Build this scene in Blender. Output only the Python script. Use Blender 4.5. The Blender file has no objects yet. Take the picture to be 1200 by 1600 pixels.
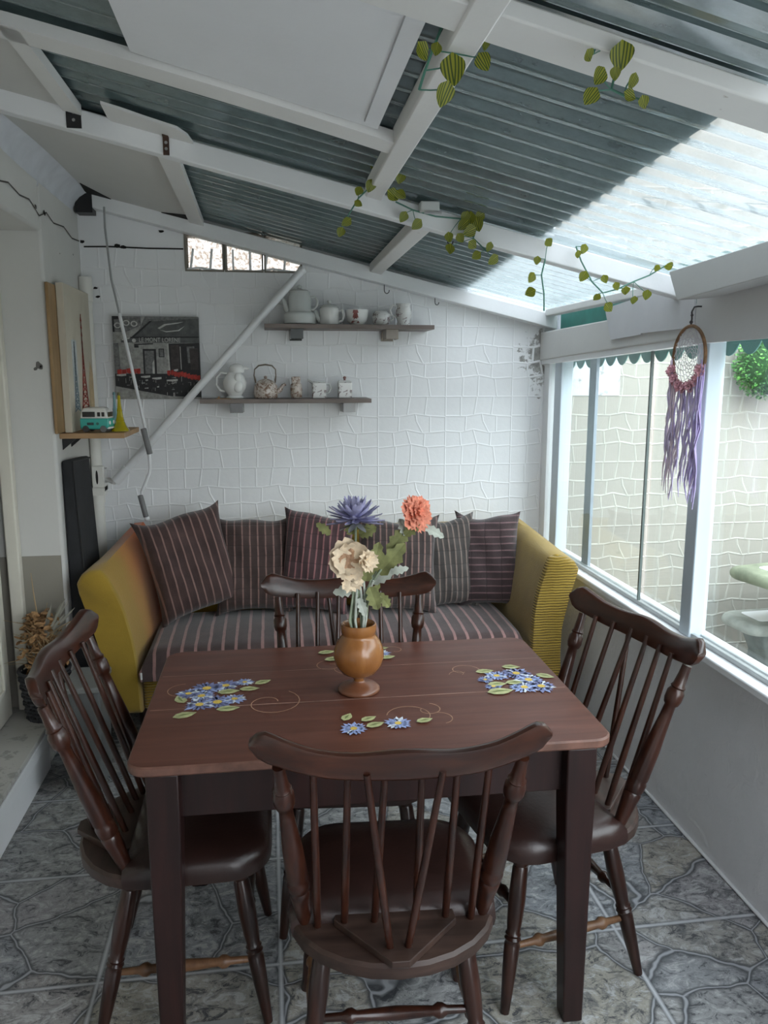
import bpy, math, random
from mathutils import Vector, Matrix, Euler
PI = math.pi
random.seed(7)
scene = bpy.context.scene
col = scene.collection

# ------------------------------------------------------------------ camera, sky, exposure
cam = bpy.data.cameras.new('camera')
cam.sensor_fit = 'VERTICAL'; cam.sensor_height = 36.0; cam.sensor_width = 27.0
cam.lens = 36.0 * 1229.6 / 1600.0
cam.clip_start = 0.02
camo = bpy.data.objects.new('camera', cam); col.objects.link(camo)
YAW, PITCH, ROLL = 0.1443, 0.1735, 0.0008
_f = Vector((math.sin(YAW)*math.cos(PITCH), math.cos(YAW)*math.cos(PITCH), -math.sin(PITCH)))
_r = Vector((math.cos(YAW), -math.sin(YAW), 0)); _u = _r.cross(_f)
_r2 = _r*math.cos(ROLL) + _u*math.sin(ROLL); _u2 = _u*math.cos(ROLL) - _r*math.sin(ROLL)
camo.matrix_world = Matrix(((_r2.x, _u2.x, -_f.x, 0), (_r2.y, _u2.y, -_f.y, 0), (_r2.z, _u2.z, -_f.z, 1.6), (0, 0, 0, 1)))
scene.camera = camo

world = bpy.data.worlds.new('overcast_sky'); scene.world = world
world.use_nodes = True
wn = world.node_tree; wn.nodes.clear()
w_out = wn.nodes.new('ShaderNodeOutputWorld'); w_bg = wn.nodes.new('ShaderNodeBackground')
w_tc = wn.nodes.new('ShaderNodeTexCoord'); w_sep = wn.nodes.new('ShaderNodeSeparateXYZ'); w_rp = wn.nodes.new('ShaderNodeValToRGB')
wn.links.new(w_tc.outputs['Generated'], w_sep.inputs[0])
w_mr = wn.nodes.new('ShaderNodeMapRange'); w_mr.inputs[1].default_value = -1; w_mr.inputs[2].default_value = 1
wn.links.new(w_sep.outputs[2], w_mr.inputs[0]); wn.links.new(w_mr.outputs[0], w_rp.inputs[0])
e = w_rp.color_ramp.elements
e[0].position = 0.47; e[0].color = (0.20, 0.20, 0.19, 1)
e[1].position = 0.53; e[1].color = (0.84, 0.87, 0.91, 1)
x_ = e.new(1.0); x_.color = (0.89, 0.95, 1.05, 1)
# sky made brighter behind the camera, an added lift for the room light
w_m2 = wn.nodes.new('ShaderNodeMapRange'); w_m2.inputs[1].default_value = -1; w_m2.inputs[2].default_value = 1
w_m2.inputs[3].default_value = 2.0; w_m2.inputs[4].default_value = 0.62
wn.links.new(w_sep.outputs[1], w_m2.inputs[0])
wn.links.new(w_rp.outputs[0], w_bg.inputs[0]); wn.links.new(w_m2.outputs[0], w_bg.inputs[1])
wn.links.new(w_bg.outputs[0], w_out.inputs[0])

vs = scene.view_settings
vs.view_transform = 'Standard'; vs.look = 'None'; vs.gamma = 1.0; vs.use_curve_mapping = False
vs.exposure = 2.3

# ------------------------------------------------------------------ mesh helpers
class MB:
    def __init__(s): s.v = []; s.f = []; s.m = []; s.cm = 0; s.uv = None
    def mat(s, i): s.cm = i; return s
    def add(s, vs_, fs):
        o = len(s.v); s.v += [tuple(p) for p in vs_]
        for f in fs: s.f.append(tuple(o+i for i in f)); s.m.append(s.cm)
        return s
    def box(s, a, b):
        (x0, y0, z0), (x1, y1, z1) = a, b
        return s.add([(x0,y0,z0),(x1,y0,z0),(x1,y1,z0),(x0,y1,z0),(x0,y0,z1),(x1,y0,z1),(x1,y1,z1),(x0,y1,z1)],
                     [(0,3,2,1),(4,5,6,7),(0,1,5,4),(1,2,6,5),(2,3,7,6),(3,0,4,7)])
    def hexa(s, p):   # 8 points, bottom 4 then top 4
        return s.add(p, [(0,3,2,1),(4,5,6,7),(0,1,5,4),(1,2,6,5),(2,3,7,6),(3,0,4,7)])
    def prism(s, poly, d, cap=True):   # poly: 3-D points in order; d: extrusion vector
        n = len(poly); d = Vector(d)
        vs_ = [Vector(p) for p in poly] + [Vector(p)+d for p in poly]
        fs = [(i, (i+1) % n, n+(i+1) % n, n+i) for i in range(n)]
        if cap: fs += [tuple(range(n-1, -1, -1)), tuple(range(n, 2*n))]
        return s.add(vs_, fs)
    def face(s, pts): return s.add(pts, [tuple(range(len(pts)))])
    def loft(s, rings, cap=True, closed=True):
        n = len(rings[0]); vs_ = [p for r in rings for p in r]; fs = []
        for k in range(len(rings)-1):
            for i in range(n if closed else n-1):
                j = (i+1) % n
                fs.append((k*n+i, k*n+j, (k+1)*n+j, (k+1)*n+i))
        if cap: fs += [tuple(range(n-1, -1, -1)), tuple(range((len(rings)-1)*n, len(rings)*n))]
        return s.add(vs_, fs)
    def tube(s, pts, r, n=10, cap=True):
        pts = [Vector(p) for p in pts]
        rs = r if isinstance(r, (list, tuple)) else [r]*len(pts)
        rings = []; up = None
        for i, p in enumerate(pts):
            if i == 0: t = pts[1]-pts[0]
            elif i == len(pts)-1: t = pts[-1]-pts[-2]
            else: t = (pts[i+1]-p).normalized() + (p-pts[i-1]).normalized()
            t.normalize()
            if up is None: up = t.orthogonal().normalized()
            up = (up - t*up.dot(t))
            up = up.normalized() if up.length > 1e-6 else t.orthogonal().normalized()
            b = t.cross(up)
            rings.append([p + (up*math.cos(2*PI*k/n) + b*math.sin(2*PI*k/n))*rs[i] for k in range(n)])
        return s.loft(rings, cap)
    def turned(s, a, b, prof, n=12):   # prof: (t along a-b, radius)
        a, b = Vector(a), Vector(b)
        t = (b-a).normalized(); up = t.orthogonal().normalized(); bb = t.cross(up)
        rings = [[a.lerp(b, q) + (up*math.cos(2*PI*k/n)+bb*math.sin(2*PI*k/n))*r for k in range(n)] for q, r in prof]
        return s.loft(rings)
    def lathe(s, prof, n=28, c=(0,0,0), cap=True, sx=1, sy=1):
        rings = [[(c[0]+sx*r*math.cos(2*PI*k/n), c[1]+sy*r*math.sin(2*PI*k/n), c[2]+z) for k in range(n)] for r, z in prof]
        return s.loft(rings, cap)
    def ball(s, c, r, n=12, m=8, sx=1, sy=1, sz=1):
        prof = [(max(1e-4, r*math.sin(PI*i/m)), -r*math.cos(PI*i/m)*sz) for i in range(m+1)]
        return s.lathe(prof, n, c, True, sx, sy)
    def strip(s, pts, w, z=(0,0,1)):    # flat ribbon along a polyline
        pts = [Vector(p) for p in pts]; z = Vector(z); L = []; Rr = []
        for i, p in enumerate(pts):
            t = pts[min(i+1, len(pts)-1)] - pts[max(i-1, 0)]
            q = t.cross(z).normalized()*w/2
            L.append(p+q); Rr.append(p-q)
        n = len(pts)
        return s.add(L+Rr, [(i, n+i, n+i+1, i+1) for i in range(n-1)])
    def shift(s, d): s.v = [(x+d[0], y+d[1], z+d[2]) for x, y, z in s.v]; return s
    def xf(s, M): s.v = [tuple(M @ Vector(p)) for p in s.v]; return s

def build(name, mb, mats, parent=None, smooth=40, bevel=0, seg=2, world=False, subsurf=0):
    """one mesh object; world=True: coordinates are world ones and the parent only has a location"""
    if world and parent is not None:
        p = parent; L = Vector((0,0,0))
        while p is not None: L = L + p.location; p = p.parent
        mb.shift(-L)
    me = bpy.data.meshes.new(name); me.from_pydata(mb.v, [], mb.f)
    if not isinstance(mats, (list, tuple)): mats = [mats]
    for m in mats: me.materials.append(m)
    me.polygons.foreach_set('material_index', mb.m)
    me.validate(); me.update()
    import bmesh
    bm = bmesh.new(); bm.from_mesh(me); bmesh.ops.recalc_face_normals(bm, faces=bm.faces[:]); bm.to_mesh(me); bm.free()
    if smooth:
        me.polygons.foreach_set('use_smooth', [True]*len(me.polygons))
        me.set_sharp_from_angle(angle=math.radians(smooth))
    o = bpy.data.objects.new(name, me); col.objects.link(o)
    if parent is not None: o.parent = parent
    if bevel:
        b = o.modifiers.new('bevel', 'BEVEL'); b.width = bevel; b.segments = seg; b.limit_method = 'ANGLE'; b.angle_limit = math.radians(35)
    if subsurf:
        b = o.modifiers.new('subsurf', 'SUBSURF'); b.levels = subsurf; b.render_levels = subsurf
    return o
def thing(name, label, cat, loc=(0,0,0), rotz=0, group=None):
    o = bpy.data.objects.new(name, None); col.objects.link(o); o.empty_display_size = 0.05
    o.location = loc; o.rotation_euler = (0, 0, rotz)
    o['label'] = label; o['category'] = cat
    if group: o['group'] = group
    return o
def tag(o, label, cat, group=None):
    o['label'] = label; o['category'] = cat
    if group: o['group'] = group
    return o
def struct(name, mb, mats, **k):
    o = build(name, mb, mats, **k); o['kind'] = 'structure'; return o

# ------------------------------------------------------------------ material helpers
class NT:
    def __init__(s, name):
        s.m = bpy.data.materials.new(name); s.m.use_nodes = True
        s.t = s.m.node_tree; s.b = s.t.nodes['Principled BSDF']; s.out = s.t.nodes['Material Output']
    def n(s, typ, **k):
        q = s.t.nodes.new('ShaderNode'+typ)
        for a, v in k.items(): setattr(q, a, v)
        return q
    def l(s, a, b): s.t.links.new(a, b)
    def put(s, sock, v):
        if hasattr(v, 'links'): s.l(v, sock)
        else: sock.default_value = (tuple(v)+(1,))[:4] if isinstance(v, (tuple, list)) and len(sock.default_value) == 4 else v
    def coord(s, kind='Object', scale=(1,1,1), loc=(0,0,0), rot=(0,0,0)):
        c = s.n('TexCoord'); mp = s.n('Mapping'); s.l(c.outputs[kind], mp.inputs[0])
        mp.inputs['Scale'].default_value = scale; mp.inputs['Location'].default_value = loc; mp.inputs['Rotation'].default_value = rot
        return mp.outputs[0]
    def noise(s, vec, scale, detail=4, rough=.55, dist=0):
        q = s.n('TexNoise'); s.l(vec, q.inputs['Vector'])
        q.inputs['Scale'].default_value = scale; q.inputs['Detail'].default_value = detail
        q.inputs['Roughness'].default_value = rough; q.inputs['Distortion'].default_value = dist
        return q.outputs[0]
    def voro(s, vec, scale, feature='F1', out='Distance', rnd=1):
        q = s.n('TexVoronoi', feature=feature); s.l(vec, q.inputs['Vector']); q.inputs['Scale'].default_value = scale
        q.inputs['Randomness'].default_value = rnd
        return q.outputs[out]
    def math(s, op, a, b=0, c=None, clamp=False):
        q = s.n('Math', operation=op); q.use_clamp = clamp
        for i, v in enumerate((a, b, c)):
            if v is None: continue
            s.put(q.inputs[i], v)
        return q.outputs[0]
    def ramp(s, fac, stops, interp='LINEAR'):
        q = s.n('ValToRGB'); q.color_ramp.interpolation = interp; s.l(fac, q.inputs[0]); es = q.color_ramp.elements
        es[0].position, es[0].color = stops[0][0], (tuple(stops[0][1])+(1,))[:4]
        es[1].position, es[1].color = stops[1][0], (tuple(stops[1][1])+(1,))[:4]
        for p, c in stops[2:]:
            z = es.new(p); z.color = (tuple(c)+(1,))[:4]
        return q.outputs[0]
    def mix(s, f, a, b, mode='MIX'):
        q = s.n('Mix', data_type='RGBA', blend_type=mode)
        s.put(q.inputs[0], f); s.put(q.inputs[6], a); s.put(q.inputs[7], b)
        return q.outputs[2]
    def sep(s, vec):
        q = s.n('SeparateXYZ'); s.l(vec, q.inputs[0]); return q.outputs
    def schlick(s, f0=.04):
        g = s.n('NewGeometry'); d = s.n('VectorMath', operation='DOT_PRODUCT'); s.l(g.outputs['Incoming'], d.inputs[0]); s.l(g.outputs['Normal'], d.inputs[1])
        q = s.math('POWER', s.math('SUBTRACT', 1, s.math('ABSOLUTE', d.outputs['Value']), clamp=True), 5)
        return s.math('ADD', f0, s.math('MULTIPLY', q, 1-f0))
    def bump(s, h, strength=.3, dist=.005):
        q = s.n('Bump'); s.l(h, q.inputs['Height']); q.inputs['Strength'].default_value = strength; q.inputs['Distance'].default_value = dist
        s.l(q.outputs[0], s.b.inputs['Normal'])
    def set(s, color=None, rough=None, metal=None, **k):
        if color is not None: s.put(s.b.inputs['Base Color'], color)
        if rough is not None: s.put(s.b.inputs['Roughness'], rough)
        if metal is not None: s.b.inputs['Metallic'].default_value = metal
        for a, v in k.items(): s.put(s.b.inputs[a.replace('_', ' ')], v)
        return s.m

def plain(name, c, rough=.6, metal=0, var=.12, scale=9, bump=0, bscale=60):
    t = NT(name); v = t.coord()
    n = t.noise(v, scale, 5)
    k0, k1 = 1-var, 1+var
    colr = t.ramp(n, [(.3, [min(1, q*k0) for q in c]), (.7, [min(1, q*k1) for q in c])])
    if bump: t.bump(t.noise(v, bscale, 4), bump, .004)
    return t.set(colr, rough, metal)

def wood(name, c1, c2, rough=.35, axis=0, scale=1.0, coat=0):
    t = NT(name); sc = [22*scale]*3; sc[axis] = 1.6*scale
    v = t.coord(scale=sc); n = t.noise(v, 1.6, 6, .6, .4)
    v2 = t.coord(); n2 = t.noise(v2, 5, 3)
    base = t.ramp(n, [(.3, c1), (.72, c2)])
    fin = t.mix(t.ramp(n2, [(.35, (0,0,0)), (.7, (.55,.55,.55))]), base, tuple(q*.62 for q in c1))
    t.bump(n, .12, .003)
    return t.set(fin, rough, Coat_Weight=coat, Coat_Roughness=.2, Specular_IOR_Level=.38)

def stripe_fabric(name, axis, period, width, base, line, quilt=0, off=0, var=.25):
    """woven cloth with thin woven stripes; quilt = spacing of stitched rows across them"""
    t = NT(name); v = t.coord()
    w = t.noise(v, 7, 2)
    s = t.sep(v); a = s[axis]
    a = t.math('ADD', a, t.math('MULTIPLY', t.math('SUBTRACT', w, .5), .010))
    f = t.math('FRACT', t.math('DIVIDE', t.math('ADD', a, 10+off), period))
    tri = t.math('ABSOLUTE', t.math('SUBTRACT', f, .5))
    m = t.math('LESS_THAN', tri, width/period/2)
    fine = t.noise(v, 220, 2)
    c0 = t.mix(t.ramp(t.noise(v, 12, 3), [(.3, (0,0,0)), (.7, (1,1,1))]), tuple(q*(1-var) for q in base), tuple(q*(1+var) for q in base))
    lm = t.math('MULTIPLY', m, t.math('ADD', .55, t.math('MULTIPLY', t.noise(v, 40, 2), .6)), clamp=True)
    cc = t.mix(lm, c0, line)
    h = t.math('ADD', t.math('MULTIPLY', fine, .25), t.math('MULTIPLY', t.math('SUBTRACT', .5, tri), .5))
    if quilt:
        g = t.math('FRACT', t.math('DIVIDE', t.math('ADD', s[1-axis if axis < 2 else 0], t.math('MULTIPLY', w, .02)), quilt))
        g = t.math('ABSOLUTE', t.math('SUBTRACT', g, .5))
        h = t.math('ADD', h, t.math('POWER', t.math('MULTIPLY', t.math('SUBTRACT', .5, g), 2), .3))
        dark = t.math('GREATER_THAN', g, .46)
        cc = t.mix(t.math('MULTIPLY', dark, .35), cc, tuple(q*.5 for q in base))
    t.bump(h, .5, .008)
    return t.set(cc, .92, Sheen_Weight=.25)

def paint_wall(name, c, rough=.75, stains=0, stainc=(.35,.33,.3)):
    t = NT(name); v = t.coord()
    n = t.noise(v, 2.2, 6); f = t.noise(v, 45, 4)
    cc = t.ramp(n, [(.3, [q*.95 for q in c]), (.7, [min(1, q*1.03) for q in c])])
    if stains:
        s2 = t.noise(v, 13, 7, .7)
        cc = t.mix(t.ramp(s2, [(1-stains, (0,0,0)), (1-stains+.05, (.8,.8,.8))]), cc, stainc)
    t.bump(t.math('ADD', f, t.math('MULTIPLY', n, 3)), .12, .006)
    return t.set(cc, rough)

M = {}
M['white'] = paint_wall('white_paint', (.83, .84, .85))
M['white_worn'] = paint_wall('worn_white_paint', (.78, .775, .76), .7, .33, (.42, .38, .33))
M['white_gloss'] = plain('gloss_white_paint', (.84, .85, .86), .35, 0, .04, 4)
M['cream'] = plain('cream_paint', (.72, .69, .60), .5, 0, .06, 6)
M['plaster'] = paint_wall('white_plaster', (.64, .635, .61), .8, .27, (.3, .29, .27))
def rough_plaster():
    t = NT('grey_rough_plaster'); v = t.coord(); n = t.noise(v, 3, 5); f = t.noise(v, 28, 8, .7, .8); g = t.noise(v, 9, 3, .5, 1.5)
    t.bump(t.math('ADD', t.math('MULTIPLY', f, .6), g), .45, .012)
    return t.set(t.ramp(n, [(.3, (.70,.70,.71)), (.7, (.77,.77,.78))]), .85)
M['low_plaster'] = rough_plaster()
M['taupe'] = paint_wall('taupe_plaster', (.30, .28, .24), .85)
M['beige'] = paint_wall('beige_stone_paint', (.31, .29, .25), .85, .36, (.24, .225, .195))
M['beige_joint'] = plain('pale_joint_paint', (.37, .355, .31), .8)
M['black_metal'] = plain('black_metal', (.025, .025, .027), .45, .3, .2)
M['dark_gap'] = plain('dark_void_paint', (.015, .014, .013), .9)
M['steel'] = plain('steel', (.5, .5, .5), .3, .9, .1)
M['dark_wood'] = wood('dark_stained_wood', (.011, .0040, .0028), (.044, .014, .0075), .28, 2, 1, .2)
M['spindle_wood'] = wood('stained_spindle_wood', (.015, .005, .0034), (.062, .018, .0085), .28, 2, 1, .2)
M['crest_wood'] = wood('crest_rail_wood', (.020, .0075, .0048), (.080, .026, .014), .28, 0, 1, .3)
M['seat_wood'] = wood('seat_wood', (.022, .012, .009), (.070, .039, .029), .45, 0, 1, .0)
M['light_rung'] = wood('worn_rung_wood', (.10, .048, .024), (.20, .105, .052), .4, 0)
M['vinyl'] = plain('brown_vinyl', (.022, .0095, .0075), .34, 0, .3, 7, .15, 90)
M['table_top'] = None
M['table_leg'] = wood('table_leg_wood', (.010, .0036, .0032), (.030, .0095, .0078), .40, 2, 1, .0)
M['pvc'] = plain('white_pvc', (.76, .75, .70), .4, 0, .04)
M['tube_white'] = plain('white_tube', (.74, .75, .76), .35, 0, .04)
M['grey_plastic'] = plain('grey_plastic', (.17, .17, .17), .5)
M['shelf_wood'] = wood('grey_brown_shelf_wood', (.17, .135, .12), (.26, .215, .19), .5, 0)
M['pine'] = wood('pine_board', (.36, .21, .10), (.50, .32, .17), .5, 0)
M['pine_v'] = wood('pine_board_upright', (.30, .185, .085), (.40, .26, .13), .5, 2)
M['ceramic'] = plain('white_ceramic', (.80, .80, .78), .16, 0, .03)
M['ceramic_g'] = plain('pale_grey_ceramic', (.62, .64, .62), .2, 0, .04)
M['black_fabric'] = plain('black_fabric', (.022, .023, .026), .85, 0, .25, 10, .3, 200)
M['concrete'] = plain('weathered_concrete', (.30, .31, .28), .9, 0, .35, 7, .4, 50)
M['concrete_tile'] = plain('pale_tile_inlay', (.86, .86, .88), .5, 0, .04)
M['moss'] = plain('mossy_concrete', (.23, .25, .17), .95, 0, .4, 9, .4, 50)
M['teal_sheet'] = plain('teal_plastic', (.035, .22, .18), .5, 0, .2)
M['wicker'] = plain('dark_wicker', (.035, .036, .040), .7, 0, .3, 30)
M['dry_plant'] = plain('dried_plant', (.33, .19, .085), .85, 0, .45, 25)
M['straw'] = plain('dried_straw', (.45, .33, .18), .85, 0, .3, 25)
M['yellow_fabric'] = None
# special materials
def mk_tabletop():
    t = NT('tabletop_wood'); v = t.coord(scale=(1.5, 20, 20)); n = t.noise(v, 1.6, 7, .6, .5)
    v2 = t.coord(); n2 = t.noise(v2, 3.2, 4); sp = t.noise(v2, 140, 3)
    base = t.ramp(n, [(.28, (.082, .026, .016)), (.75, (.165, .060, .040))])
    base = t.mix(t.ramp(n2, [(.4, (0,0,0)), (.75, (.5,.5,.5))]), base, (.10, .034, .020))
    base = t.mix(t.ramp(sp, [(.70, (0,0,0)), (.78, (.4,.4,.4))]), base, (.22, .13, .10))
    t.bump(n, .15, .002)
    return t.set(base, t.ramp(n2, [(.3, (.34,)*3), (.7, (.48,)*3)]), Specular_IOR_Level=.45)
M['table_top'] = mk_tabletop()
M['table_edge'] = plain('worn_table_edge', (.13, .060, .042), .5, 0, .35, 30)
M['seam'] = plain('worn_board_seam', (.36, .22, .17), .6, 0, .4, 14)
M['gold_line'] = plain('painted_tan_line', (.42, .25, .16), .6, 0, .3, 30)

def mk_yellow(name, rib):
    t = NT(name); v = t.coord(); n = t.noise(v, 5, 4); f = t.noise(v, 160, 3)
    c = t.ramp(n, [(.3, (.27, .165, .012)), (.7, (.37, .235, .022))])
    s = t.sep(v)
    if rib:
        w = t.math('SINE', t.math('MULTIPLY', t.math('ADD', s[2], t.math('MULTIPLY', t.noise(v, 16, 2), .012)), 520))
        c = t.mix(t.ramp(t.math('ADD', t.math('MULTIPLY', w, .5), .5), [(.1, (.55,)*3), (.5, (0,)*3)]), c, (.15, .10, .006))
        t.bump(t.math('ADD', w, f), .6, .006)
    else: t.bump(f, .35, .004)
    return t.set(c, .9, Sheen_Weight=.3)
M['yellow'] = mk_yellow('mustard_upholstery', 0)
M['yellow_rib'] = mk_yellow('mustard_ribbed_upholstery', 1)
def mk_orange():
    # inner face of this arm: mustard turning orange towards the seat back
    t = NT('mustard_orange_upholstery'); v = t.coord(); s = t.sep(v); n = t.noise(v, 5, 4); f = t.noise(v, 160, 3)
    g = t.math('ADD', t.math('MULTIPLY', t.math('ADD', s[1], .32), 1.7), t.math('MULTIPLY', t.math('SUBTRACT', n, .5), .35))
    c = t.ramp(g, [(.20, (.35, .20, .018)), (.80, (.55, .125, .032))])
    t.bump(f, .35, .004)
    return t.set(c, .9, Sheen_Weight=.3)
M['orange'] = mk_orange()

def mk_floor():
    t = NT('stone_floor_tile'); v = t.coord(); s = t.sep(v)
    def joint(o, off):
        f = t.math('FRACT', t.math('DIVIDE', t.math('ADD', o, 9.7+off), .4850))
        d = t.math('MULTIPLY', t.math('SUBTRACT', .5, t.math('ABSOLUTE', t.math('SUBTRACT', f, .5))), .485)
        return d
    wob = t.noise(v, 6, 3)
    dx = joint(s[0], .004); dy = joint(s[1], -1.807+1.94-.133)
    dj = t.math('ADD', t.math('MINIMUM', dx, dy), t.math('MULTIPLY', t.math('SUBTRACT', wob, .5), .010))
    # irregular flagstones printed in each tile
    wv = t.n('Mix', data_type='VECTOR'); nz = t.n('TexNoise'); t.l(v, nz.inputs['Vector']); nz.inputs['Scale'].default_value = 4.0; nz.inputs['Detail'].default_value = 3
    t.l(v, wv.inputs[4]); t.l(nz.outputs[1], wv.inputs[5]); wv.inputs[0].default_value = .10
    ed = t.voro(wv.outputs[1], 3.9, 'DISTANCE_TO_EDGE')
    cellc = t.n('TexVoronoi'); t.l(wv.outputs[1], cellc.inputs['Vector']); cellc.inputs['Scale'].default_value = 3.9
    g = t.sep(cellc.outputs['Color'])
    mott = t.noise(v, 24, 10, .80, .9); fine = t.noise(v, 110, 4, .7)
    vs_ = t.coord(scale=(1, 1.6, 1), rot=(0, 0, .6)); vein = t.noise(vs_, 15, 8, .78, 1.4)
    base = t.ramp(g[0], [(0, (.235, .25, .27)), (.35, (.275, .277, .275)), (.7, (.305, .285, .235)), (1, (.285, .277, .285))])
    base = t.mix(t.math('MULTIPLY', t.ramp(mott, [(.43, (.9,)*3), (.53, (0,)*3)]), t.ramp(t.noise(v, 2.3, 2), [(.38, (.45,)*3), (.62, (1,)*3)])), base, (.085, .088, .094))
    base = t.mix(t.ramp(vein, [(.52, (0,)*3), (.60, (.9,)*3)]), base, (.42, .42, .42))
    base = t.mix(t.ramp(vein, [(.40, (.95,)*3), (.455, (0,)*3)]), base, (.040, .043, .050))
    base = t.mix(t.ramp(fine, [(.62, (0,)*3), (.75, (.5,)*3)]), base, (.05, .053, .06))
    # stone edges: dark rim with a pale centre line
    base = t.mix(t.ramp(ed, [(.012, (.9,)*3), (.036, (0,)*3)]), base, (.036, .040, .046))
    base = t.mix(t.ramp(ed, [(.004, (.8,)*3), (.010, (0,)*3)]), base, (.38, .39, .41))
    base = t.mix(t.ramp(dj, [(.006, (.7,)*3), (.013, (0,)*3)]), base, (.040, .044, .050))
    base = t.mix(t.ramp(dj, [(.0028, (.9,)*3), (.0055, (0,)*3)]), base, (.50, .51, .53))
    h = t.math('ADD', t.math('MULTIPLY', mott, .5), t.math('MULTIPLY', t.math('MINIMUM', ed, .05), 14))
    t.bump(h, .5, .005)
    return t.set(base, t.ramp(mott, [(.3, (.38,)*3), (.7, (.60,)*3)]))
M['floor'] = mk_floor()

def mk_sheet():
    t = NT('corrugated_fibreglass'); v = t.coord(scale=(1.2, 7, 1)); n = t.noise(v, 2.2, 6, .65)
    v2 = t.coord(scale=(3, 16, 3)); n2 = t.noise(v2, 4, 6, .7)
    c = t.ramp(n, [(.3, (.17, .25, .26)), (.7, (.30, .385, .395))])
    c = t.mix(t.ramp(n2, [(.62, (0,)*3), (.75, (.6,)*3)]), c, (.10, .10, .10))
    tr = t.n('BsdfTransparent'); t.put(tr.inputs[0], t.ramp(n, [(.3, (.82, .86, .86)), (.7, (.94, .96, .96))]))
    tl = t.n('BsdfTranslucent'); t.put(tl.inputs[0], (.53, .56, .555))
    gl = t.n('BsdfGlossy'); gl.inputs['Roughness'].default_value = .09; t.put(gl.inputs[0], (.9, .95, .95))
    df = t.n('BsdfDiffuse'); t.l(c, df.inputs[0])
    def mx(f, a, b):
        q = t.n('MixShader'); t.put(q.inputs[0], f); t.l(a, q.inputs[1]); t.l(b, q.inputs[2]); return q.outputs[0]
    a = mx(.62, tl.outputs[0], df.outputs[0])
    b = mx(t.ramp(n2, [(.3, (.56,)*3), (.75, (.30,)*3)]), a, tr.outputs[0])
    d = mx(t.math('MULTIPLY', t.schlick(.11), .85), b, gl.outputs[0])
    t.l(d, t.out.inputs[0])
    return t.m
M['sheet'] = mk_sheet()

def mk_glass(name, tint=(.93, .97, .96), refl=.5):
    t = NT(name)
    tr = t.n('BsdfTransparent'); t.put(tr.inputs[0], tint)
    gl = t.n('BsdfGlossy'); gl.inputs['Roughness'].default_value = .02
    q = t.n('MixShader'); t.l(t.math('MULTIPLY', t.schlick(), refl), q.inputs[0]); t.l(tr.outputs[0], q.inputs[1]); t.l(gl.outputs[0], q.inputs[2])
    t.l(q.outputs[0], t.out.inputs[0]); return t.m
M['glass'] = mk_glass('window_glass', (.94, .98, .97), .9)
def mk_block():
    t = NT('glass_block'); v = t.coord(); n = t.noise(v, 38, 3, .6, 1.5)
    tr = t.n('BsdfTransparent'); t.put(tr.inputs[0], t.ramp(n, [(.36, (.50, .40, .32)), (.5, (1, .98, .95)), (.62, (.95, .93, .90))]))
    gl = t.n('BsdfGlossy'); gl.inputs['Roughness'].default_value = .05
    tl = t.n('BsdfTranslucent'); t.put(tl.inputs[0], (.8, .78, .74))
    b = t.n('Bump'); t.l(n, b.inputs['Height']); b.inputs['Strength'].default_value = .8; t.l(b.outputs[0], gl.inputs['Normal'])
    q = t.n('MixShader'); q.inputs[0].default_value = .25; t.l(tr.outputs[0], q.inputs[1]); t.l(tl.outputs[0], q.inputs[2])
    q2 = t.n('MixShader'); q2.inputs[0].default_value = .10; t.l(q.outputs[0], q2.inputs[1]); t.l(gl.outputs[0], q2.inputs[2])
    t.l(q2.outputs[0], t.out.inputs[0]); return t.m
M['glass_block'] = mk_block()

def mk_leaf():
    t = NT('variegated_leaf'); v = t.coord('UV'); s = t.sep(v)
    a = t.math('ADD', t.math('ABSOLUTE', s[0]), t.math('MULTIPLY', t.math('MULTIPLY', s[1], s[1]), .22))
    w = t.math('SINE', t.math('MULTIPLY', a, 24))
    c = t.ramp(t.math('ADD', t.math('MULTIPLY', w, .5), .5), [(.30, (.060, .095, .012)), (.62, (.30, .31, .025))])
    t.set(c, .42); t.b.inputs['Subsurface Weight'].default_value = 0
    tl = t.n('BsdfTranslucent'); t.l(c, tl.inputs[0])
    q = t.n('MixShader'); q.inputs[0].default_value = .30; t.l(t.b.outputs[0], q.inputs[1]); t.l(tl.outputs[0], q.inputs[2])
    t.l(q.outputs[0], t.out.inputs[0]); return t.m
M['vine_leaf'] = mk_leaf()
M['vine_stem'] = plain('teal_vine_stem', (.07, .20, .15), .5)
M['vase'] = wood('turned_orange_wood', (.25, .095, .026), (.36, .15, .042), .25, 2, .8, .5)
M['vase_foot'] = wood('turned_brown_wood', (.16, .060, .030), (.25, .10, .05), .3, 2, .8, .4)
M['purple'] = plain('mauve_petals', (.40, .39, .58), .8, 0, .35, 40)
M['peach'] = plain('coral_petals', (.78, .29, .19), .8, 0, .30, 40)
M['creamp'] = plain('cream_petals', (.74, .60, .43), .8, 0, .22, 40)
M['creamd'] = plain('tan_flower_heart', (.45, .27, .16), .8, 0, .3, 40)
M['sage'] = plain('faded_green_leaves', (.19, .20, .075), .8, 0, .35, 30)
M['silver'] = plain('pale_silvery_leaves', (.45, .48, .42), .8, 0, .25, 30)
M['stemg'] = plain('pale_green_stems', (.26, .31, .22), .5, 0, .3, 30)
M['p_blue'] = plain('painted_blue_petals', (.35, .43, .72), .6, 0, .3, 60)
M['p_deep'] = plain('painted_deep_blue_petals', (.20, .22, .40), .6, 0, .3, 60)
M['p_white'] = plain('painted_white_petals', (.75, .80, .88), .6, 0, .1, 60)
M['p_yellow'] = plain('painted_yellow_centres', (.75, .52, .10), .6)
M['p_leaf'] = plain('painted_pale_green_leaves', (.46, .47, .23), .6, 0, .3, 50)
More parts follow.
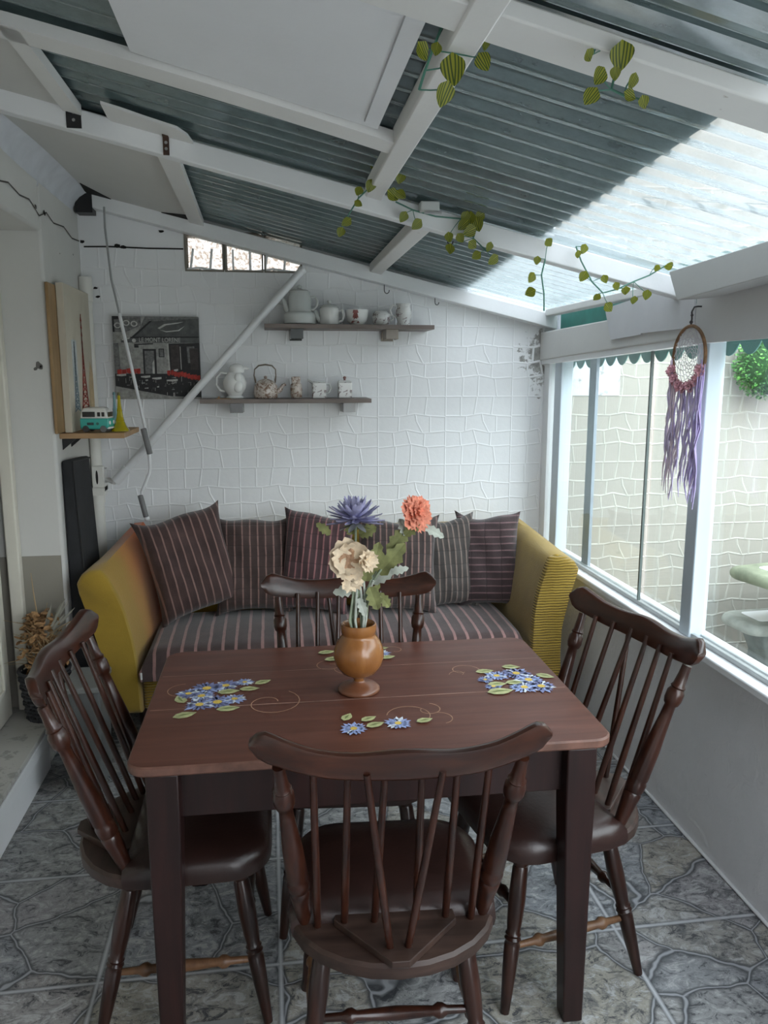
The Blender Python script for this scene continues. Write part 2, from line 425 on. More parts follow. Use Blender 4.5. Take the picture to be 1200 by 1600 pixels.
M['p_leafd'] = plain('painted_green_veins', (.20, .24, .08), .6, 0, .3, 50)
# ------------------------------------------------------------------ the setting
XL, XR, YB = -0.86, 1.42, 4.012
def roof(x, off=0): return 2.223 + off - .233*x

struct('floor', MB().box((-1.6, -2.2, -.12), (1.46, YB, 0)), M['floor'])
struct('ground', MB().box((1.46, -3.5, -.12), (7, 4.2, -.02)), plain('courtyard_paving', (.42, .42, .40), .9, 0, .15, 5))

# back wall: inside part white with embossed stone tiles, outside part bare beige
S = .3526
ROWS = [[(0,.28),(.31,.285),(.54,.25),(.77,.28),(1,.295)], [(0,.50),(.23,.52),(.42,.48),(.66,.53),(1,.505)], [(0,.74),(.24,.72),(.49,.69),(.72,.735),(1,.72)]]
COLS = [[(.23,0),(.23,.285)], [(.47,0),(.43,.265)], [(.72,0),(.69,.27)],
        [(.31,.285),(.30,.51)], [(.55,.25),(.57,.36),(.66,.53)], [(.77,.28),(.77,.515)],
        [(.22,.52),(.24,.72)], [(.42,.48),(.48,.69)], [(.69,.525),(.68,.735)],
        [(.26,.72),(.25,1)], [(.49,.69),(.48,1)], [(.73,.735),(.77,1)]]
def tile_joints(mb, x_off, X0, X1, Z0, Z1, y, w, h, jw):
    def seg(a, b, ww, hh):
        (ax, az), (bx, bz) = a, b
        if max(ax, bx) <= X0 or min(ax, bx) >= X1 or max(az, bz) <= Z0 or min(az, bz) >= Z1: return
        cx = lambda q: min(max(q, X0), X1); cz = lambda q: min(max(q, Z0), Z1)
        ax, bx, az, bz = cx(ax), cx(bx), cz(az), cz(bz)
        L = math.hypot(bx-ax, bz-az)
        if L < .004: return
        px, pz = -(bz-az)/L*ww/2, (bx-ax)/L*ww/2
        mb.add([(ax-px,y,az-pz),(ax,y-hh,az),(ax+px,y,az+pz),(bx-px,y,bz-pz),(bx,y-hh,bz),(bx+px,y,bz+pz)],
               [(0,1,4,3),(1,2,5,4),(0,2,1),(3,4,5)])
    i0 = int(math.floor((X0-x_off)/S)); i1 = int(math.ceil((X1-x_off)/S))
    for i in range(i0, i1+1):
        for j in range(-3, 6):
            ox, oz = x_off+i*S, 1.4853-j*S
            T = lambda p: (ox+p[0]*S, oz-p[1]*S)
            for ln in ROWS+COLS:
                for p, q in zip(ln[:-1], ln[1:]): seg(T(p), T(q), w, h)
            seg(T((0,0)), T((1,0)), jw, h); seg(T((0,0)), T((0,1)), jw, h)
struct('wall_light_blocker', MB().box((-1.6, -2.3, 0), (1.0, -2.15, 2.6)), M['plaster'], smooth=0)  # unseen wall added behind the camera to hold back frontal light
struct('wall_sky_blocker', MB().box((5.2, -3.5, -.1), (5.4, YB, 2.6)), M['beige'], smooth=0)  # out of view, added to cut the skylight on the outer wall
hx0, hx1, hz0, hz1 = -.382, .178, 2.092, 2.262
wall = MB()
for a, b in [((-1.6,0),(hx0,3.0)), ((hx1,0),(1.46,3.0)), ((hx0,0),(hx1,hz0)), ((hx0,hz1),(hx1,3.0))]:
    wall.box((a[0], YB, a[1]), (b[0], YB+.16, b[1]))
def mould_wall():
    t = NT('white_tiled_wall_paint'); v = t.coord(); s = t.sep(v)
    n = t.noise(v, 2.2, 6); f = t.noise(v, 45, 4); m = t.noise(v, 26, 7, .72, .6)
    cc = t.ramp(n, [(.3, (.80,.81,.82)), (.7, (.85,.86,.87))])
    d = t.math('ADD', t.math('MULTIPLY', t.math('ABSOLUTE', t.math('SUBTRACT', s[0], 1.405)), 2.2), t.math('ABSOLUTE', t.math('MULTIPLY', t.math('SUBTRACT', s[2], 1.68), 1.4)))
    k = t.math('SUBTRACT', m, t.math('MULTIPLY', d, .9))
    cc = t.mix(t.ramp(k, [(.30, (0,)*3), (.37, (.85,)*3)]), cc, t.ramp(f, [(.3, (.12,.115,.10)), (.7, (.34,.33,.30))]))
    t.bump(t.math('ADD', f, t.math('MULTIPLY', n, 3)), .12, .006)
    return t.set(cc, .7)
struct('wall_back', wall, mould_wall(), smooth=0)
j = MB(); tile_joints(j, -.5064, XL, XR, 0, 2.19, YB, .011, .0019, .009)
struct('trim_1', j, M['white_gloss'], smooth=0)
ow = MB().box((1.46, YB, -.1), (6.0, YB+.16, 3.0))
struct('wall_outside', ow, M['beige'], smooth=0)
j = MB(); tile_joints(j, 1.692, 1.46, 5.2, 0, 2.9, YB, .013, .003, .011)
struct('trim_2', j, M['beige_joint'], smooth=0)
struct('trim_3', MB().box((1.46, YB-.006, 1.489), (1.846, YB, 2.3)), paint_wall('stained_white_paint', (.50,.53,.57), .7, .44, (.24,.23,.20)), smooth=0)
# mould patch at the top right corner, crack line and holes of the left corner
ck = MB(); ck.strip([(-.84,YB-.003,2.187),(-.72,YB-.003,2.190),(-.55,YB-.003,2.186),(-.385,YB-.003,2.187)], .007, (0,1,0))
for x, z, r in [(-.69,2.195,.014),(-.485,2.265,.010),(-.66,2.19,.012),(-.80,2.00,.008),(-.79,1.96,.008),(-.845,2.21,.01)]:
    ck.face([(x+r*1.4*math.cos(a)*random.uniform(.6,1.3), YB-.004, z+r*.7*math.sin(a)*random.uniform(.6,1.3)) for a in [q*PI/4 for q in range(8)]])
struct('trim_5', ck, M['dark_gap'], smooth=0)

# left house wall with the door opening (jamb at Y 3.36)
YJ, ZL = 3.36, 2.145
lw = MB().box((-1.6, YJ, 0), (XL, YB, 2.46)).box((-1.6, -2.0, ZL), (XL, YJ, 2.46)).box((-1.6, -2.2, 0), (XL, .9, ZL))
struct('wall_left', lw, M['plaster'], bevel=.012)
struct('trim_6', MB().box((-1.6, YJ-.004, .2), (XL-.012, YJ, .855)), M['taupe'], smooth=0)
# cracks in the plaster above the opening
cr = MB()
for pts in ([(2.55,2.215),(2.72,2.235),(2.85,2.218),(2.98,2.240),(3.1,2.225),(3.22,2.235),(3.34,2.20),(3.45,2.232),(3.55,2.21),(3.72,2.225),(3.86,2.20),(4.0,2.21)],):
    cr.strip([(XL+.003, y, z) for y, z in pts], .006, (1,0,0))
for y, z, r in [(3.30,2.226,.014),(3.42,2.222,.018),(3.86,2.13,.008),(3.62,2.10,.006)]:
    cr.face([(XL+.003, y+r*math.cos(a)*random.uniform(.5,1.3), z+r*.7*math.sin(a)*random.uniform(.5,1.3)) for a in [q*PI/4 for q in range(8)]])
struct('trim_7', cr, plain('crack_dirt', (.10,.095,.09), .9), smooth=0)
nh = MB()
for x, z, r in [(-.905,1.635,.013),(-.915,1.62,.008),(-.895,1.625,.009)]:
    nh.face([(x+r*math.cos(a)*random.uniform(.5,1.3), YJ-.003, z+r*math.sin(a)*random.uniform(.5,1.3)) for a in [q*PI/4 for q in range(8)]])
struct('trim_8', nh, plain('chipped_plaster', (.16,.155,.145), .9), smooth=0)
# door frame and door leaf
struct('trim_9', MB().box((-1.075, YJ-.045, .2), (-1.025, YJ-.002, ZL)).box((-1.075, .9, ZL-.045), (-1.025, YJ-.045, ZL)), M['cream'], bevel=.006)
dl = MB().box((-1.13, .95, .205), (-1.085, YJ-.09, ZL-.05))
struct('door_1', dl, M['cream'], bevel=.004)
for a in ((.33, .95), (1.05, 1.98)):
    pn = MB()
    y0, y1 = 2.3, YJ-.17
    for p, q in [((y0,a[0]),(y1,a[0]+.02)), ((y0,a[1]-.02),(y1,a[1])), ((y0,a[0]),(y0+.02,a[1])), ((y1-.02,a[0]),(y1,a[1]))]:
        pn.box((-1.085, p[0], p[1]), (-1.073, q[0], q[1]))
    struct('trim_10' if a[0] < 1 else 'trim_11', pn, M['cream'], bevel=.003)
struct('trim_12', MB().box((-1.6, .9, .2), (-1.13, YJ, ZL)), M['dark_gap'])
# stone threshold with white face and a groove
st = MB().box((-1.6, -2, 0), (-.935, YJ, .178)).box((-1.6, .5, .178), (-.917, YJ-.0, .199))
struct('trim_13', st, [paint_wall('worn_step_paint', (.47,.46,.43), .85, .45, (.30,.29,.27))], bevel=.004)
struct('trim_14', MB().box((-.94, -2, 0), (-.925, 3.185, .118)).box((-.94, -2, .126), (-.913, 3.21, .178)), M['white_gloss'], bevel=.003)

# low right wall, sill and the track of the glass
struct('wall_right', MB().box((XR, -2, 0), (1.50, YB, .668)).box((XR-.012, -2, 0), (XR, YB, .012)), M['low_plaster'], bevel=.008)
struct('trim_15', MB().box((1.388, -2, .668), (1.535, YB, .695)), M['white'], bevel=.006)
struct('trim_16', MB().box((1.436, -2, .695), (1.452, YB, .712)).box((1.472, -2, .695), (1.486, YB, .706)), plain('grey_track', (.45,.47,.47), .4, .3), bevel=.002)

# window head beam (drops slightly towards the back), frame rail, plate
def tilt(x0, x1, y0, y1, zb, zt, kb=.033, kt=.0):
    b = lambda y: zb + (3.81-y)*kb
    t = lambda y: zt + (3.81-y)*kt
    return MB().hexa([(x0,y0,b(y0)),(x1,y0,b(y0)),(x1,y1,b(y1)),(x0,y1,b(y1)),(x0,y0,t(y0)),(x1,y0,t(y0)),(x1,y1,t(y1)),(x0,y1,t(y1))])
struct('trim_17', tilt(1.40, 1.47, -2, YB, 1.678, 1.815, .033, .012), paint_wall('grey_white_beam_paint', (.64,.635,.62), .7, .33, (.42,.40,.36)), bevel=.006)
struct('trim_18', tilt(1.408, 1.45, -2, YB, 1.655, 1.680, .033, .033), M['white_gloss'], bevel=.003)
struct('trim_19', MB().box((1.395, 2.2, 1.890), (1.445, YB-.08, 1.922)), M['white_worn'], bevel=.004)
struct('trim_20', MB().box((1.50, -2, 1.78), (1.508, YB-.02, 2.0)), M['teal_sheet'])
# boards nailed over the beam
bd = MB().prism([(1.392,3.20,1.869),(1.392,3.13,1.739),(1.392,2.865,1.747),(1.392,2.80,1.893),(1.392,2.86,1.888)], (.008,0,0))
bd.prism([(1.390,2.862,1.888),(1.390,2.862,1.752),(1.390,2.49,1.752),(1.390,2.49,1.875),(1.390,2.72,1.905)], (.008,0,0))
struct('trim_21', bd, plain('grey_board_paint', (.60,.60,.62), .7, 0, .06, 5), smooth=0)
# big sawn beam end overlapping from the front
fa = MB().hexa([(1.30,0.4,1.925),(1.385,0.4,1.925),(1.385,2.36,1.836),(1.30,2.435,1.832),(1.30,0.4,1.990),(1.385,0.4,1.990),(1.385,2.43,1.930),(1.30,2.50,1.929)])
struct('trim_22', fa, paint_wall('weathered_beam_paint', (.50,.50,.49), .8, .35, (.38,.37,.35)), bevel=.003)
struct('trim_4', MB().box((1.398,-2,1.70),(1.408,2.488,1.95)), paint_wall('grey_white_fascia_paint', (.62,.62,.62), .7), smooth=0)

# window posts, glass panes, shaded stile
for k, (y0, y1) in enumerate([(2.445, 2.515), (3.765, 3.855)]):
    struct('trim_%d' % (23+k), MB().box((1.428, y0, .695), (1.490, y1, 1.665+(3.81-y0)*.033+.02)), plain('pale_blue_post_paint', (.58,.66,.72), .4, 0, .04, 4), bevel=.004)
struct('trim_25', MB().box((1.478, 3.46, .70), (1.494, 3.535, 1.675)), plain('shaded_stile_grey_blue', (.26,.31,.36), .4, .2), bevel=.002)  # strip in shadow: the shade is put into the stile's darker colour
for k, (y0, y1, x) in enumerate([(2.86, 3.99, 1.442), (1.9, 2.875, 1.477), (.9, 1.9, 1.442), (-.2, .92, 1.477)]):
    struct('window_%d' % (k+1), MB().box((x-.003, y0, .705), (x+.003, y1, 1.70)), M['glass'], smooth=0)
struct('trim_26', MB().box((1.438, 2.854, .705), (1.448, 2.864, 1.70)), plain('dark_glass_edge', (.12,.15,.14), .3), smooth=0)
struct('trim_27', MB().box((1.425, 3.93, .695), (1.46, 4.005, 1.67)), M['white_gloss'], bevel=.003)

# scalloped plastic fringe outside, hanging off the eave
sc_ = MB(); xs = 1.545
pts = []
y = 1.4
n_ = 0
while y < 3.98:
    for q in range(9):
        pts.append((xs, y+.118*q/8, 1.668+(3.81-y)*.026-.042*math.sin(PI*q/8)**.8))
    y += .118
top = [(xs, p[1], 1.80) for p in pts]
n_ = len(pts)
sc_.add(pts+top+[(xs+.004, p[1], p[2]) for p in pts]+[(xs+.004, p[1], p[2]) for p in top],
        [(i, i+1, n_+i+1, n_+i) for i in range(n_-1)]+[(2*n_+i, 3*n_+i, 3*n_+i+1, 2*n_+i+1) for i in range(n_-1)]+[(i, 2*n_+i, 2*n_+i+1, i+1) for i in range(n_-1)])
fr = tag(build('scalloped_fringe', sc_, plain('pale_teal_fringe', (.11,.27,.24), .5), smooth=0), 'pale teal scalloped plastic fringe hanging outside above the window', 'awning fringe')

# ------------------------------------------------------------------ roof: rafters, purlins, sheets
def rafter(y0, y1, x0, x1, zb, h, twist=0):
    f = lambda x: zb - .233*x
    return MB().hexa([(x0,y0,f(x0)),(x1,y0,f(x1)),(x1,y1,f(x1)),(x0,y1,f(x0)),(x0,y0,f(x0)+h),(x1,y0,f(x1)+h),(x1,y1,f(x1)+h),(x0,y1,f(x0)+h)])
struct('trim_28', rafter(3.93, 4.005, -.80, 1.46, 2.166, .068), M['white'], bevel=.004)
struct('trim_29', rafter(2.575, 2.625, -.95, 1.42, 2.178, .064), M['white'], bevel=.004)
# third rafter only left of the purlin, slightly bowed; fourth runs right across
r3 = MB(); rings = []
for k in range(13):
    x = -.95 + 1.27*k/12; bow = -.035*(1-((x+.25)/.6)**2)
    y0 = 1.985+bow+.02; z0 = roof(x)
    rings.append([(x,y0,z0),(x,y0+.095,z0),(x,y0+.095,z0+.028),(x,y0,z0+.028)])
r3.loft(rings)
struct('trim_30', r3, M['white_worn'])
struct('trim_31', rafter(1.272, 1.372, -.95, .318, 2.223, .030), M['white_worn'], bevel=.004)
struct('trim_32', rafter(1.272, 1.372, .358, 1.42, 2.223, .030), M['white_worn'], bevel=.004)
def purlin(x0, x1, y0, y1, off, h):
    return MB().hexa([(x0,y0,roof(x0,off)),(x1,y0,roof(x1,off)),(x1,y1,roof(x1,off)),(x0,y1,roof(x0,off)),(x0,y0,roof(x0,off)+h),(x1,y0,roof(x1,off)+h),(x1,y1,roof(x1,off)+h),(x0,y1,roof(x0,off)+h)])
struct('trim_33', purlin(.314, .364, .2, 2.574, -.004, .045), M['white_worn'], bevel=.004)
struct('trim_34', purlin(.500, .556, 2.626, 3.929, -.018, .04), M['white_worn'], bevel=.004)
# batten at the edge of the white soffit boards, and the boards
struct('trim_35', MB().prism([(-.575,1.99,roof(-.575,.0)),(-.528,1.99,roof(-.528,0)),(-.522,2.574,roof(-.522,0)),(-.574,2.574,roof(-.574,0))], (0,0,.03)), M['white_worn'], smooth=0)
struct('trim_36', MB().prism([(-.335,2.626,roof(-.335,-.01)),(-.266,2.626,roof(-.266,-.01)),(-.280,3.929,roof(-.280,-.01)),(-.345,3.929,roof(-.345,-.01))], (0,0,.03)), M['white_worn'], smooth=0)
def soffit(x0, x1, y0, y1, off):
    return MB().hexa([(x0,y0,roof(x0,off)),(x1,y0,roof(x1,off)),(x1,y1,roof(x1,off)),(x0,y1,roof(x0,off)),(x0,y0,roof(x0,off)+.008),(x1,y0,roof(x1,off)+.008),(x1,y1,roof(x1,off)+.008),(x0,y1,roof(x0,off)+.008)])
struct('ceiling_1', soffit(-1.5, -.53, 2.02, 2.574, .012), M['plaster'], smooth=0)
struct('ceiling_2', soffit(-1.5, -.30, 2.626, 3.93, .004), M['plaster'], smooth=0)
# torn white board lying on the second rafter
tb = MB().prism([(-.445,2.54,roof(-.445,.008)),(-.44,2.42,roof(-.44,.008)),(-.385,2.425,roof(-.385,.008)),(-.33,2.44,roof(-.33,.008)),(-.24,2.455,roof(-.24,.008)),(-.215,2.50,roof(-.215,.008)),(-.205,2.574,roof(-.205,.008)),(-.44,2.574,roof(-.44,.008))], (0,0,.008))
struct('trim_37', tb, M['white_worn'], smooth=0)
# rounded eave moulding between the house wall and the soffit
ev = MB(); rings = []
for k in range(15):
    y = 2.62 + 1.30*k/14; w = math.sin(PI*min(1, k/9)/2)
    ring = []
    for q in range(7):
        a = PI/2*q/6
        ring.append((-.862+.10*(1-math.cos(a))*w*1.2, y, 2.315+.105*math.sin(a)))
    rings.append(ring + [(-.90, y, 2.43), (-.90, y, 2.315)])
ev.loft(rings)
struct('trim_38', ev, plain('blue_white_eave_paint', (.62,.64,.68), .75, 0, .08, 12))
struct('trim_39', MB().box((-.85, 3.925, 2.325), (-.775, 4.005, 2.42)), M['black_metal'])
struct('trim_42', MB().prism([(-.47,3.925,roof(-.47,.0)),(-.350,3.82,roof(-.350,.0)),(-.350,3.925,roof(-.350,.0))], (0,0,.003)), M['dark_gap'], smooth=0)
struct('trim_43', MB().prism([(-.80,3.925,roof(-.80,.0)),(-.78,3.72,roof(-.78,.0)),(-.69,3.925,roof(-.69,.0))], (0,0,.003)), M['dark_gap'], smooth=0)
# large white ceiling panel between the third and fourth rafters
pn = MB().hexa([(x, y, roof(x, .014)+dz) for dz in (0, .01) for x, y in [(-.285,1.25),(.272,1.25),(.272,1.985),(-.285,1.955)]])
struct('ceiling_3', pn, paint_wall('smooth_white_panel', (.79,.80,.82), .6), smooth=0)
struct('trim_40', MB().prism([(.236,1.37,roof(.236,.0115)),(.238,1.37,roof(.238,.0115)),(.238,1.95,roof(.238,.0115)),(.236,1.95,roof(.236,.0115))], (0,0,.003)), plain('panel_seam', (.40,.40,.41), .7), smooth=0)
# corrugated sheets, ridges running down the slope
def sheet(y0, y1, x0=-.95, x1=1.60, pitch=.086, amp=.0105, off=.043):
    mb = MB(); ny = int((y1-y0)/pitch*16); nx = 8
    P_ = []
    for i in range(nx+1):
        x = x0+(x1-x0)*i/nx
        for k in range(ny+1):
            y = y0+(y1-y0)*k/ny
            c = max(-1, min(1, 3.2*(math.cos(2*PI*y/pitch)+.35)))
            P_.append((x, y, roof(x, off)+amp*math.sin(c*PI/2)))
    F = [(i*(ny+1)+k, i*(ny+1)+k+1, (i+1)*(ny+1)+k+1, (i+1)*(ny+1)+k) for i in range(nx) for k in range(ny)]
    return mb.add(P_, F)
for k, (y0, y1) in enumerate([(.05, 1.36), (1.33, 2.62), (2.58, 4.02)]):
    struct('ceiling_%d' % (4+k), sheet(y0, y1, off=.043+.004*(k % 2)), M['sheet'], smooth=60)
# the storey above overhangs most of the lean-to
def ovx(y): return .863+(y-1.454)*.0612
up = MB(); f = lambda x: 2.287-.233*x
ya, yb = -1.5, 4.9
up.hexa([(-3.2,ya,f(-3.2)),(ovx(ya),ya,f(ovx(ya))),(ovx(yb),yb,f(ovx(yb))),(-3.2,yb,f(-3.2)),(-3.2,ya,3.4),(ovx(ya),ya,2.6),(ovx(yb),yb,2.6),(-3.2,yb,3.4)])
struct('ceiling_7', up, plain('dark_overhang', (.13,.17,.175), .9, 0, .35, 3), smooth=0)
struct('trim_41', MB().strip([(.98,2.05,roof(.98,.062)),(1.1,1.95,roof(1.1,.062)),(1.25,1.8,roof(1.25,.062)),(1.4,1.72,roof(1.4,.062))], .014), M['white_gloss'])
# ------------------------------------------------------------------ fittings on the rafters and walls
def bracket(name, label, x, y, z, w, h, d):
    mb = MB().box((-w/2, -.004, -h), (w/2, 0, 0)).box((-w/2, -d, 0), (w/2, 0, .004))
    t = thing(name, label, 'bracket', (x, y, z))
    build('plate', mb, M['black_metal'] if 'black' in label else plain('rusty_metal', (.075,.04,.028), .7, .2, .4, 30), t, smooth=0)
    s = MB()
    for k in (-.3, -.65): s.turned((0,-.004,h*k), (0,-.007,h*k), [(0,.005),(1,.004)], 8)
    build('screw', s, M['steel'], t)
bracket('angle_bracket', 'black metal angle bracket where the batten meets the second rafter', -.545, 2.5745, 2.372, .042, .062, .05)
bracket('angle_bracket', 'small rusty bracket on the torn white board', -.285, 2.5745, 2.295, .018, .050, .02)
jb = thing('junction_box', 'small grey box with a clip on top of the second rafter', 'junction box', (.512, 2.548, 2.100))
build('housing', MB().box((-.030,-.022,0), (.030,.022,.030)), M['ceramic_g'], jb, bevel=.004)
build('clip', MB().box((-.02,-.030,-.010), (.035,-.023,-.002)), M['steel'], jb, bevel=.001)
def hook(x, y, z, s, lab):
    pts = [(0,0,0), (0,0,-.018*s)]+[(.009*s*(1-math.cos(a)), 0, -.018*s-.012*s*math.sin(a)) for a in [PI*q/7 for q in range(1, 8)]]
    o = build('cup_hook', MB().tube(pts, .002, 6), M['black_metal']); o.location = (x, y, z)
    tag(o, lab, 'hook')
hook(.575, 3.955, 2.032, 1.4, 'small dark cup hook under the back rafter above the floral jug')
hook(.83, 3.955, 1.972, 1.1, 'thin wire hook under the back rafter right of the upper shelf')
hook(.585, 2.60, 2.042, 1.0, 'small dark hook under the second rafter beside the short purlin')

# glass blocks in the back wall
for k in range(3):
    x0 = -.382+.187*k
    t = thing('glass_block', ['wavy glass block in the back wall, leftmost and fully visible below the rafter', 'wavy glass block in the back wall, between two others under the rafter', 'wavy glass block mostly hidden behind the rafter near the pole top'][k], 'glass block', (x0+.0935, YB+.05, 2.177), group='glass blocks in the back wall')
    fr_ = MB()
    a, b = .092, .084
    for p, q in [((-a,-a),(a,-b)), ((-a,b),(a,a)), ((-a,-b),(-b,b)), ((b,-b),(a,b))]:
        fr_.box((p[0],-.055,p[1]), (q[0],.05,q[1]))
    build('mortar_frame', fr_, plain('brown_grey_mortar', (.22,.20,.17), .8), t, smooth=0)
    build('pane', MB().box((-b,-.035,-b), (b,.035,b)), M['glass_block'], t, bevel=.012, seg=3)

# white diagonal brace tube with its hinge
t = thing('awning_brace', 'long white metal tube rising diagonally across the back wall', 'pole', (-.742, 3.88, 1.085))
build('tube', MB().tube([(-.70,3.88,1.130), (.165,3.845,2.075)], .0185, 16), M['tube_white'], t, world=True)
build('end_sleeve', MB().tube([(-.735,3.88,1.092), (-.675,3.878,1.157)], [.023,.0225], 16), M['tube_white'], t, world=True, bevel=.002)
build('hinge', MB().tube([(-.742,3.90,1.085),(-.775,3.93,1.095),(-.80,3.95,1.09)], .012, 10).box((-.815,3.925,1.04),(-.795,4.01,1.145)), M['white_worn'], t, world=True)
build('end_hook', MB().tube([(.165,3.845,2.075),(.175,3.845,2.086)], .021, 14), M['tube_white'], t, world=True)

# awning crank
t = thing('awning_crank', 'thin grey crank rod with two dark grips hanging by the left corner', 'crank', (-.718, 3.87, 2.33))
build('rod', MB().tube([(-.718,3.90,2.345),(-.712,3.86,2.25),(-.69,3.82,2.02),(-.66,3.80,1.87)], .0048, 8), plain('grey_wire', (.40,.41,.41), .4, .3), t, world=True)
build('lower_rod', MB().tube([(-.66,3.80,1.87),(-.56,3.78,1.30),(-.556,3.78,1.20),(-.556,3.78,1.165),(-.562,3.78,1.14),(-.60,3.78,1.055),(-.598,3.78,1.01)], .0075, 10), M['tube_white'], t, world=True)
build('grip', MB().tube([(-.577,3.775,1.352),(-.553,3.775,1.232)], .0135, 12), M['grey_plastic'], t, world=True, bevel=.003)
build('grip', MB().tube([(-.607,3.775,1.040),(-.585,3.775,.935)], .0125, 12), M['grey_plastic'], t, world=True, bevel=.003)
build('end_cap', MB().ball((-.582,3.775,.928), .013, 10, 6), M['tube_white'], t, world=True)

# PVC pipe in the corner with its fittings
t = thing('drain_pipe', 'white plastic pipe standing in the left corner of the back wall', 'pipe', (-.832, 3.955, 0))
build('pipe', MB().tube([(-.832,3.955,.02),(-.832,3.955,2.02)], .026, 16), M['pvc'], t, world=True)
build('top_socket', MB().tube([(-.832,3.955,1.93),(-.832,3.955,2.045)], .031, 16), M['pvc'], t, world=True, bevel=.003)
build('clamp', MB().box((-.862,3.92,1.02),(-.795,3.99,1.06)).tube([(-.832,3.955,.98),(-.832,3.955,1.02)], .030, 14), M['pvc'], t, world=True)
t = thing('electrical_box', 'small white electrical box on the corner pipe beside the pole hinge', 'electrical box', (-.815, 3.94, 1.05))
build('housing', MB().box((-.845,3.895,1.06),(-.79,3.925,1.165)), M['pvc'], t, world=True, bevel=.004)
build('opening', MB().face([(-.822+.010*math.cos(a)*.6,3.8945,1.112+.034*math.sin(a)) for a in [PI*q/8 for q in range(16)]]), M['dark_gap'], t, world=True, smooth=0)

# ------------------------------------------------------------------ dining table
TX, TY, TW, TD, TA = .2325, 1.9992, 1.116, .734, -.0098
table = thing('dining_table', 'dark brown wooden table painted with blue daisies', 'table', (TX, TY, 0), TA)
def rrect(w, d, r, z, n=6):
    P_ = []
    for sx, sy, a0 in [(1,1,0), (-1,1,PI/2), (-1,-1,PI), (1,-1,1.5*PI)]:
        for k in range(n+1):
            a = a0+PI/2*k/n
            P_.append((sx*(w/2-r)+r*math.cos(a), sy*(d/2-r)+r*math.sin(a), z))
    return P_
tp = MB()
tp.mat(1).loft([rrect(TW-.006,TD-.006,.045,.737), rrect(TW,TD,.048,.741), rrect(TW,TD,.048,.756), rrect(TW-.008,TD-.008,.045,.7600)], cap=False)
tp.mat(0).face(rrect(TW-.008,TD-.008,.045,.7600)); tp.face(rrect(TW-.006,TD-.006,.045,.737))
zt = .7603
def tl(x, y): # world -> table top
    dx, dy = x-TX, y-TY; ca, sa = math.cos(-TA), math.sin(-TA)
    return (dx*ca-dy*sa, dx*sa+dy*ca)
MATS = ['table_top','table_edge','seam','gold_line','p_blue','p_deep','p_white','p_yellow','p_leaf','p_leafd']
for yy, w in ((-.060,.0035), (.168,.0022)):
    tp.mat(2).strip([(-TW/2+.01+k*.0548, yy+random.uniform(-.0008,.0008)+.02*(k/20-.5)*.4, zt) for k in range(21)], w)
DZ_ = [0]
def daisy(cx, cy, r, n=16, deep=False):
    DZ_[0] += .00009; zt = .7603+DZ_[0]
    for k in range(n):
        a = 2*PI*k/n+random.uniform(-.08,.08); rr = r*random.uniform(.8,1.08); w = r*.17
        c, s = math.cos(a), math.sin(a)
        tp.mat(5 if deep and random.random() < .75 else random.choice([4,4,6])).face([(cx+c*r*.18, cy+s*r*.18, zt+.0004), (cx+c*rr*.6-s*w, cy+s*rr*.6+c*w, zt+.0004), (cx+c*rr, cy+s*rr, zt+.0004), (cx+c*rr*.6+s*w, cy+s*rr*.6-c*w, zt+.0004)])
    tp.mat(7).face([(cx+r*.24*math.cos(2*PI*k/10), cy+r*.24*math.sin(2*PI*k/10), zt+.0008) for k in range(10)])
def leafp(cx, cy, a, L):
    DZ_[0] += .00009; zt = .7603+DZ_[0]
    c, s = math.cos(a), math.sin(a)
    def q(u, v, z): return (cx+c*u-s*v, cy+s*u+c*v, z)
    tp.mat(8).face([q(-L/2,0,zt+.0003), q(-L*.3,L*.24,zt+.0003), q(0,L*.30,zt+.0003), q(L*.2,L*.2,zt+.0003), q(L/2,0,zt+.0003), q(L*.2,-L*.22,zt+.0003), q(0,-L*.28,zt+.0003), q(-L*.32,-L*.22,zt+.0003)])
    tp.mat(9).face([q(-L*.36,0,zt+.0006), q(0,L*.10,zt+.0006), q(L*.36,0,zt+.0006), q(0,-L*.05,zt+.0006)])
def curl(cx, cy, a0, r0, turns, sgn=1, k=.75):
    pts = []
    for i in range(26):
        q = i/25; r = r0*(1-k*q); a = a0+sgn*turns*2*PI*q
        pts.append((cx+r*math.cos(a), cy+r*math.sin(a), zt+.0002))
    tp.mat(3).strip(pts, .0024)
# left cluster
cx, cy = tl(-.185, 2.005)
for dx, dy, r, d in [(.05,.075,.042,1),(.0,.062,.05,1),(-.01,.012,.042,0),(.035,-.035,.050,1),(-.01,-.045,.045,1),(.078,-.02,.035,0),(.10,.092,.028,0),(-.045,.03,.035,1)]: daisy(cx+dx, cy+dy, r, 16, d)
for dx, dy, a, L in [(-.062,-.005,2.0,.055),(-.04,-.105,.4,.062),(.065,-.080,.1,.060),(.06,.03,.1,.060),(.115,.042,.0,.055),(.15,.085,.5,.05)]: leafp(cx+dx, cy+dy, a, L)
curl(cx-.06, cy+.055, .5*PI, .045, .5, 1, .1); curl(cx+.17, cy-.055, .3*PI, .085, 1.1, -1)
# right cluster
cx, cy = tl(.648, 2.015)
for dx, dy, r, d in [(-.03,.025,.036,0),(.05,-.015,.045,0),(.022,-.065,.042,0),(.03,.035,.045,1),(.07,-.065,.045,1),(-.07,.0,.024,1),(-.06,-.05,.026,1)]: daisy(cx+dx, cy+dy, r, 18, d)
for dx, dy, a, L in [(-.055,.062,.1,.055),(.03,.085,-.2,.055),(.105,.005,-.6,.055),(-.045,-.035,.0,.055),(.005,-.03,.0,.052),(-.05,-.085,.1,.075)]: leafp(cx+dx, cy+dy, a, L)
curl(cx-.115, cy+.08, 0, .05, .8, 1); curl(cx-.13, cy+.055, PI, .03, .6, -1)
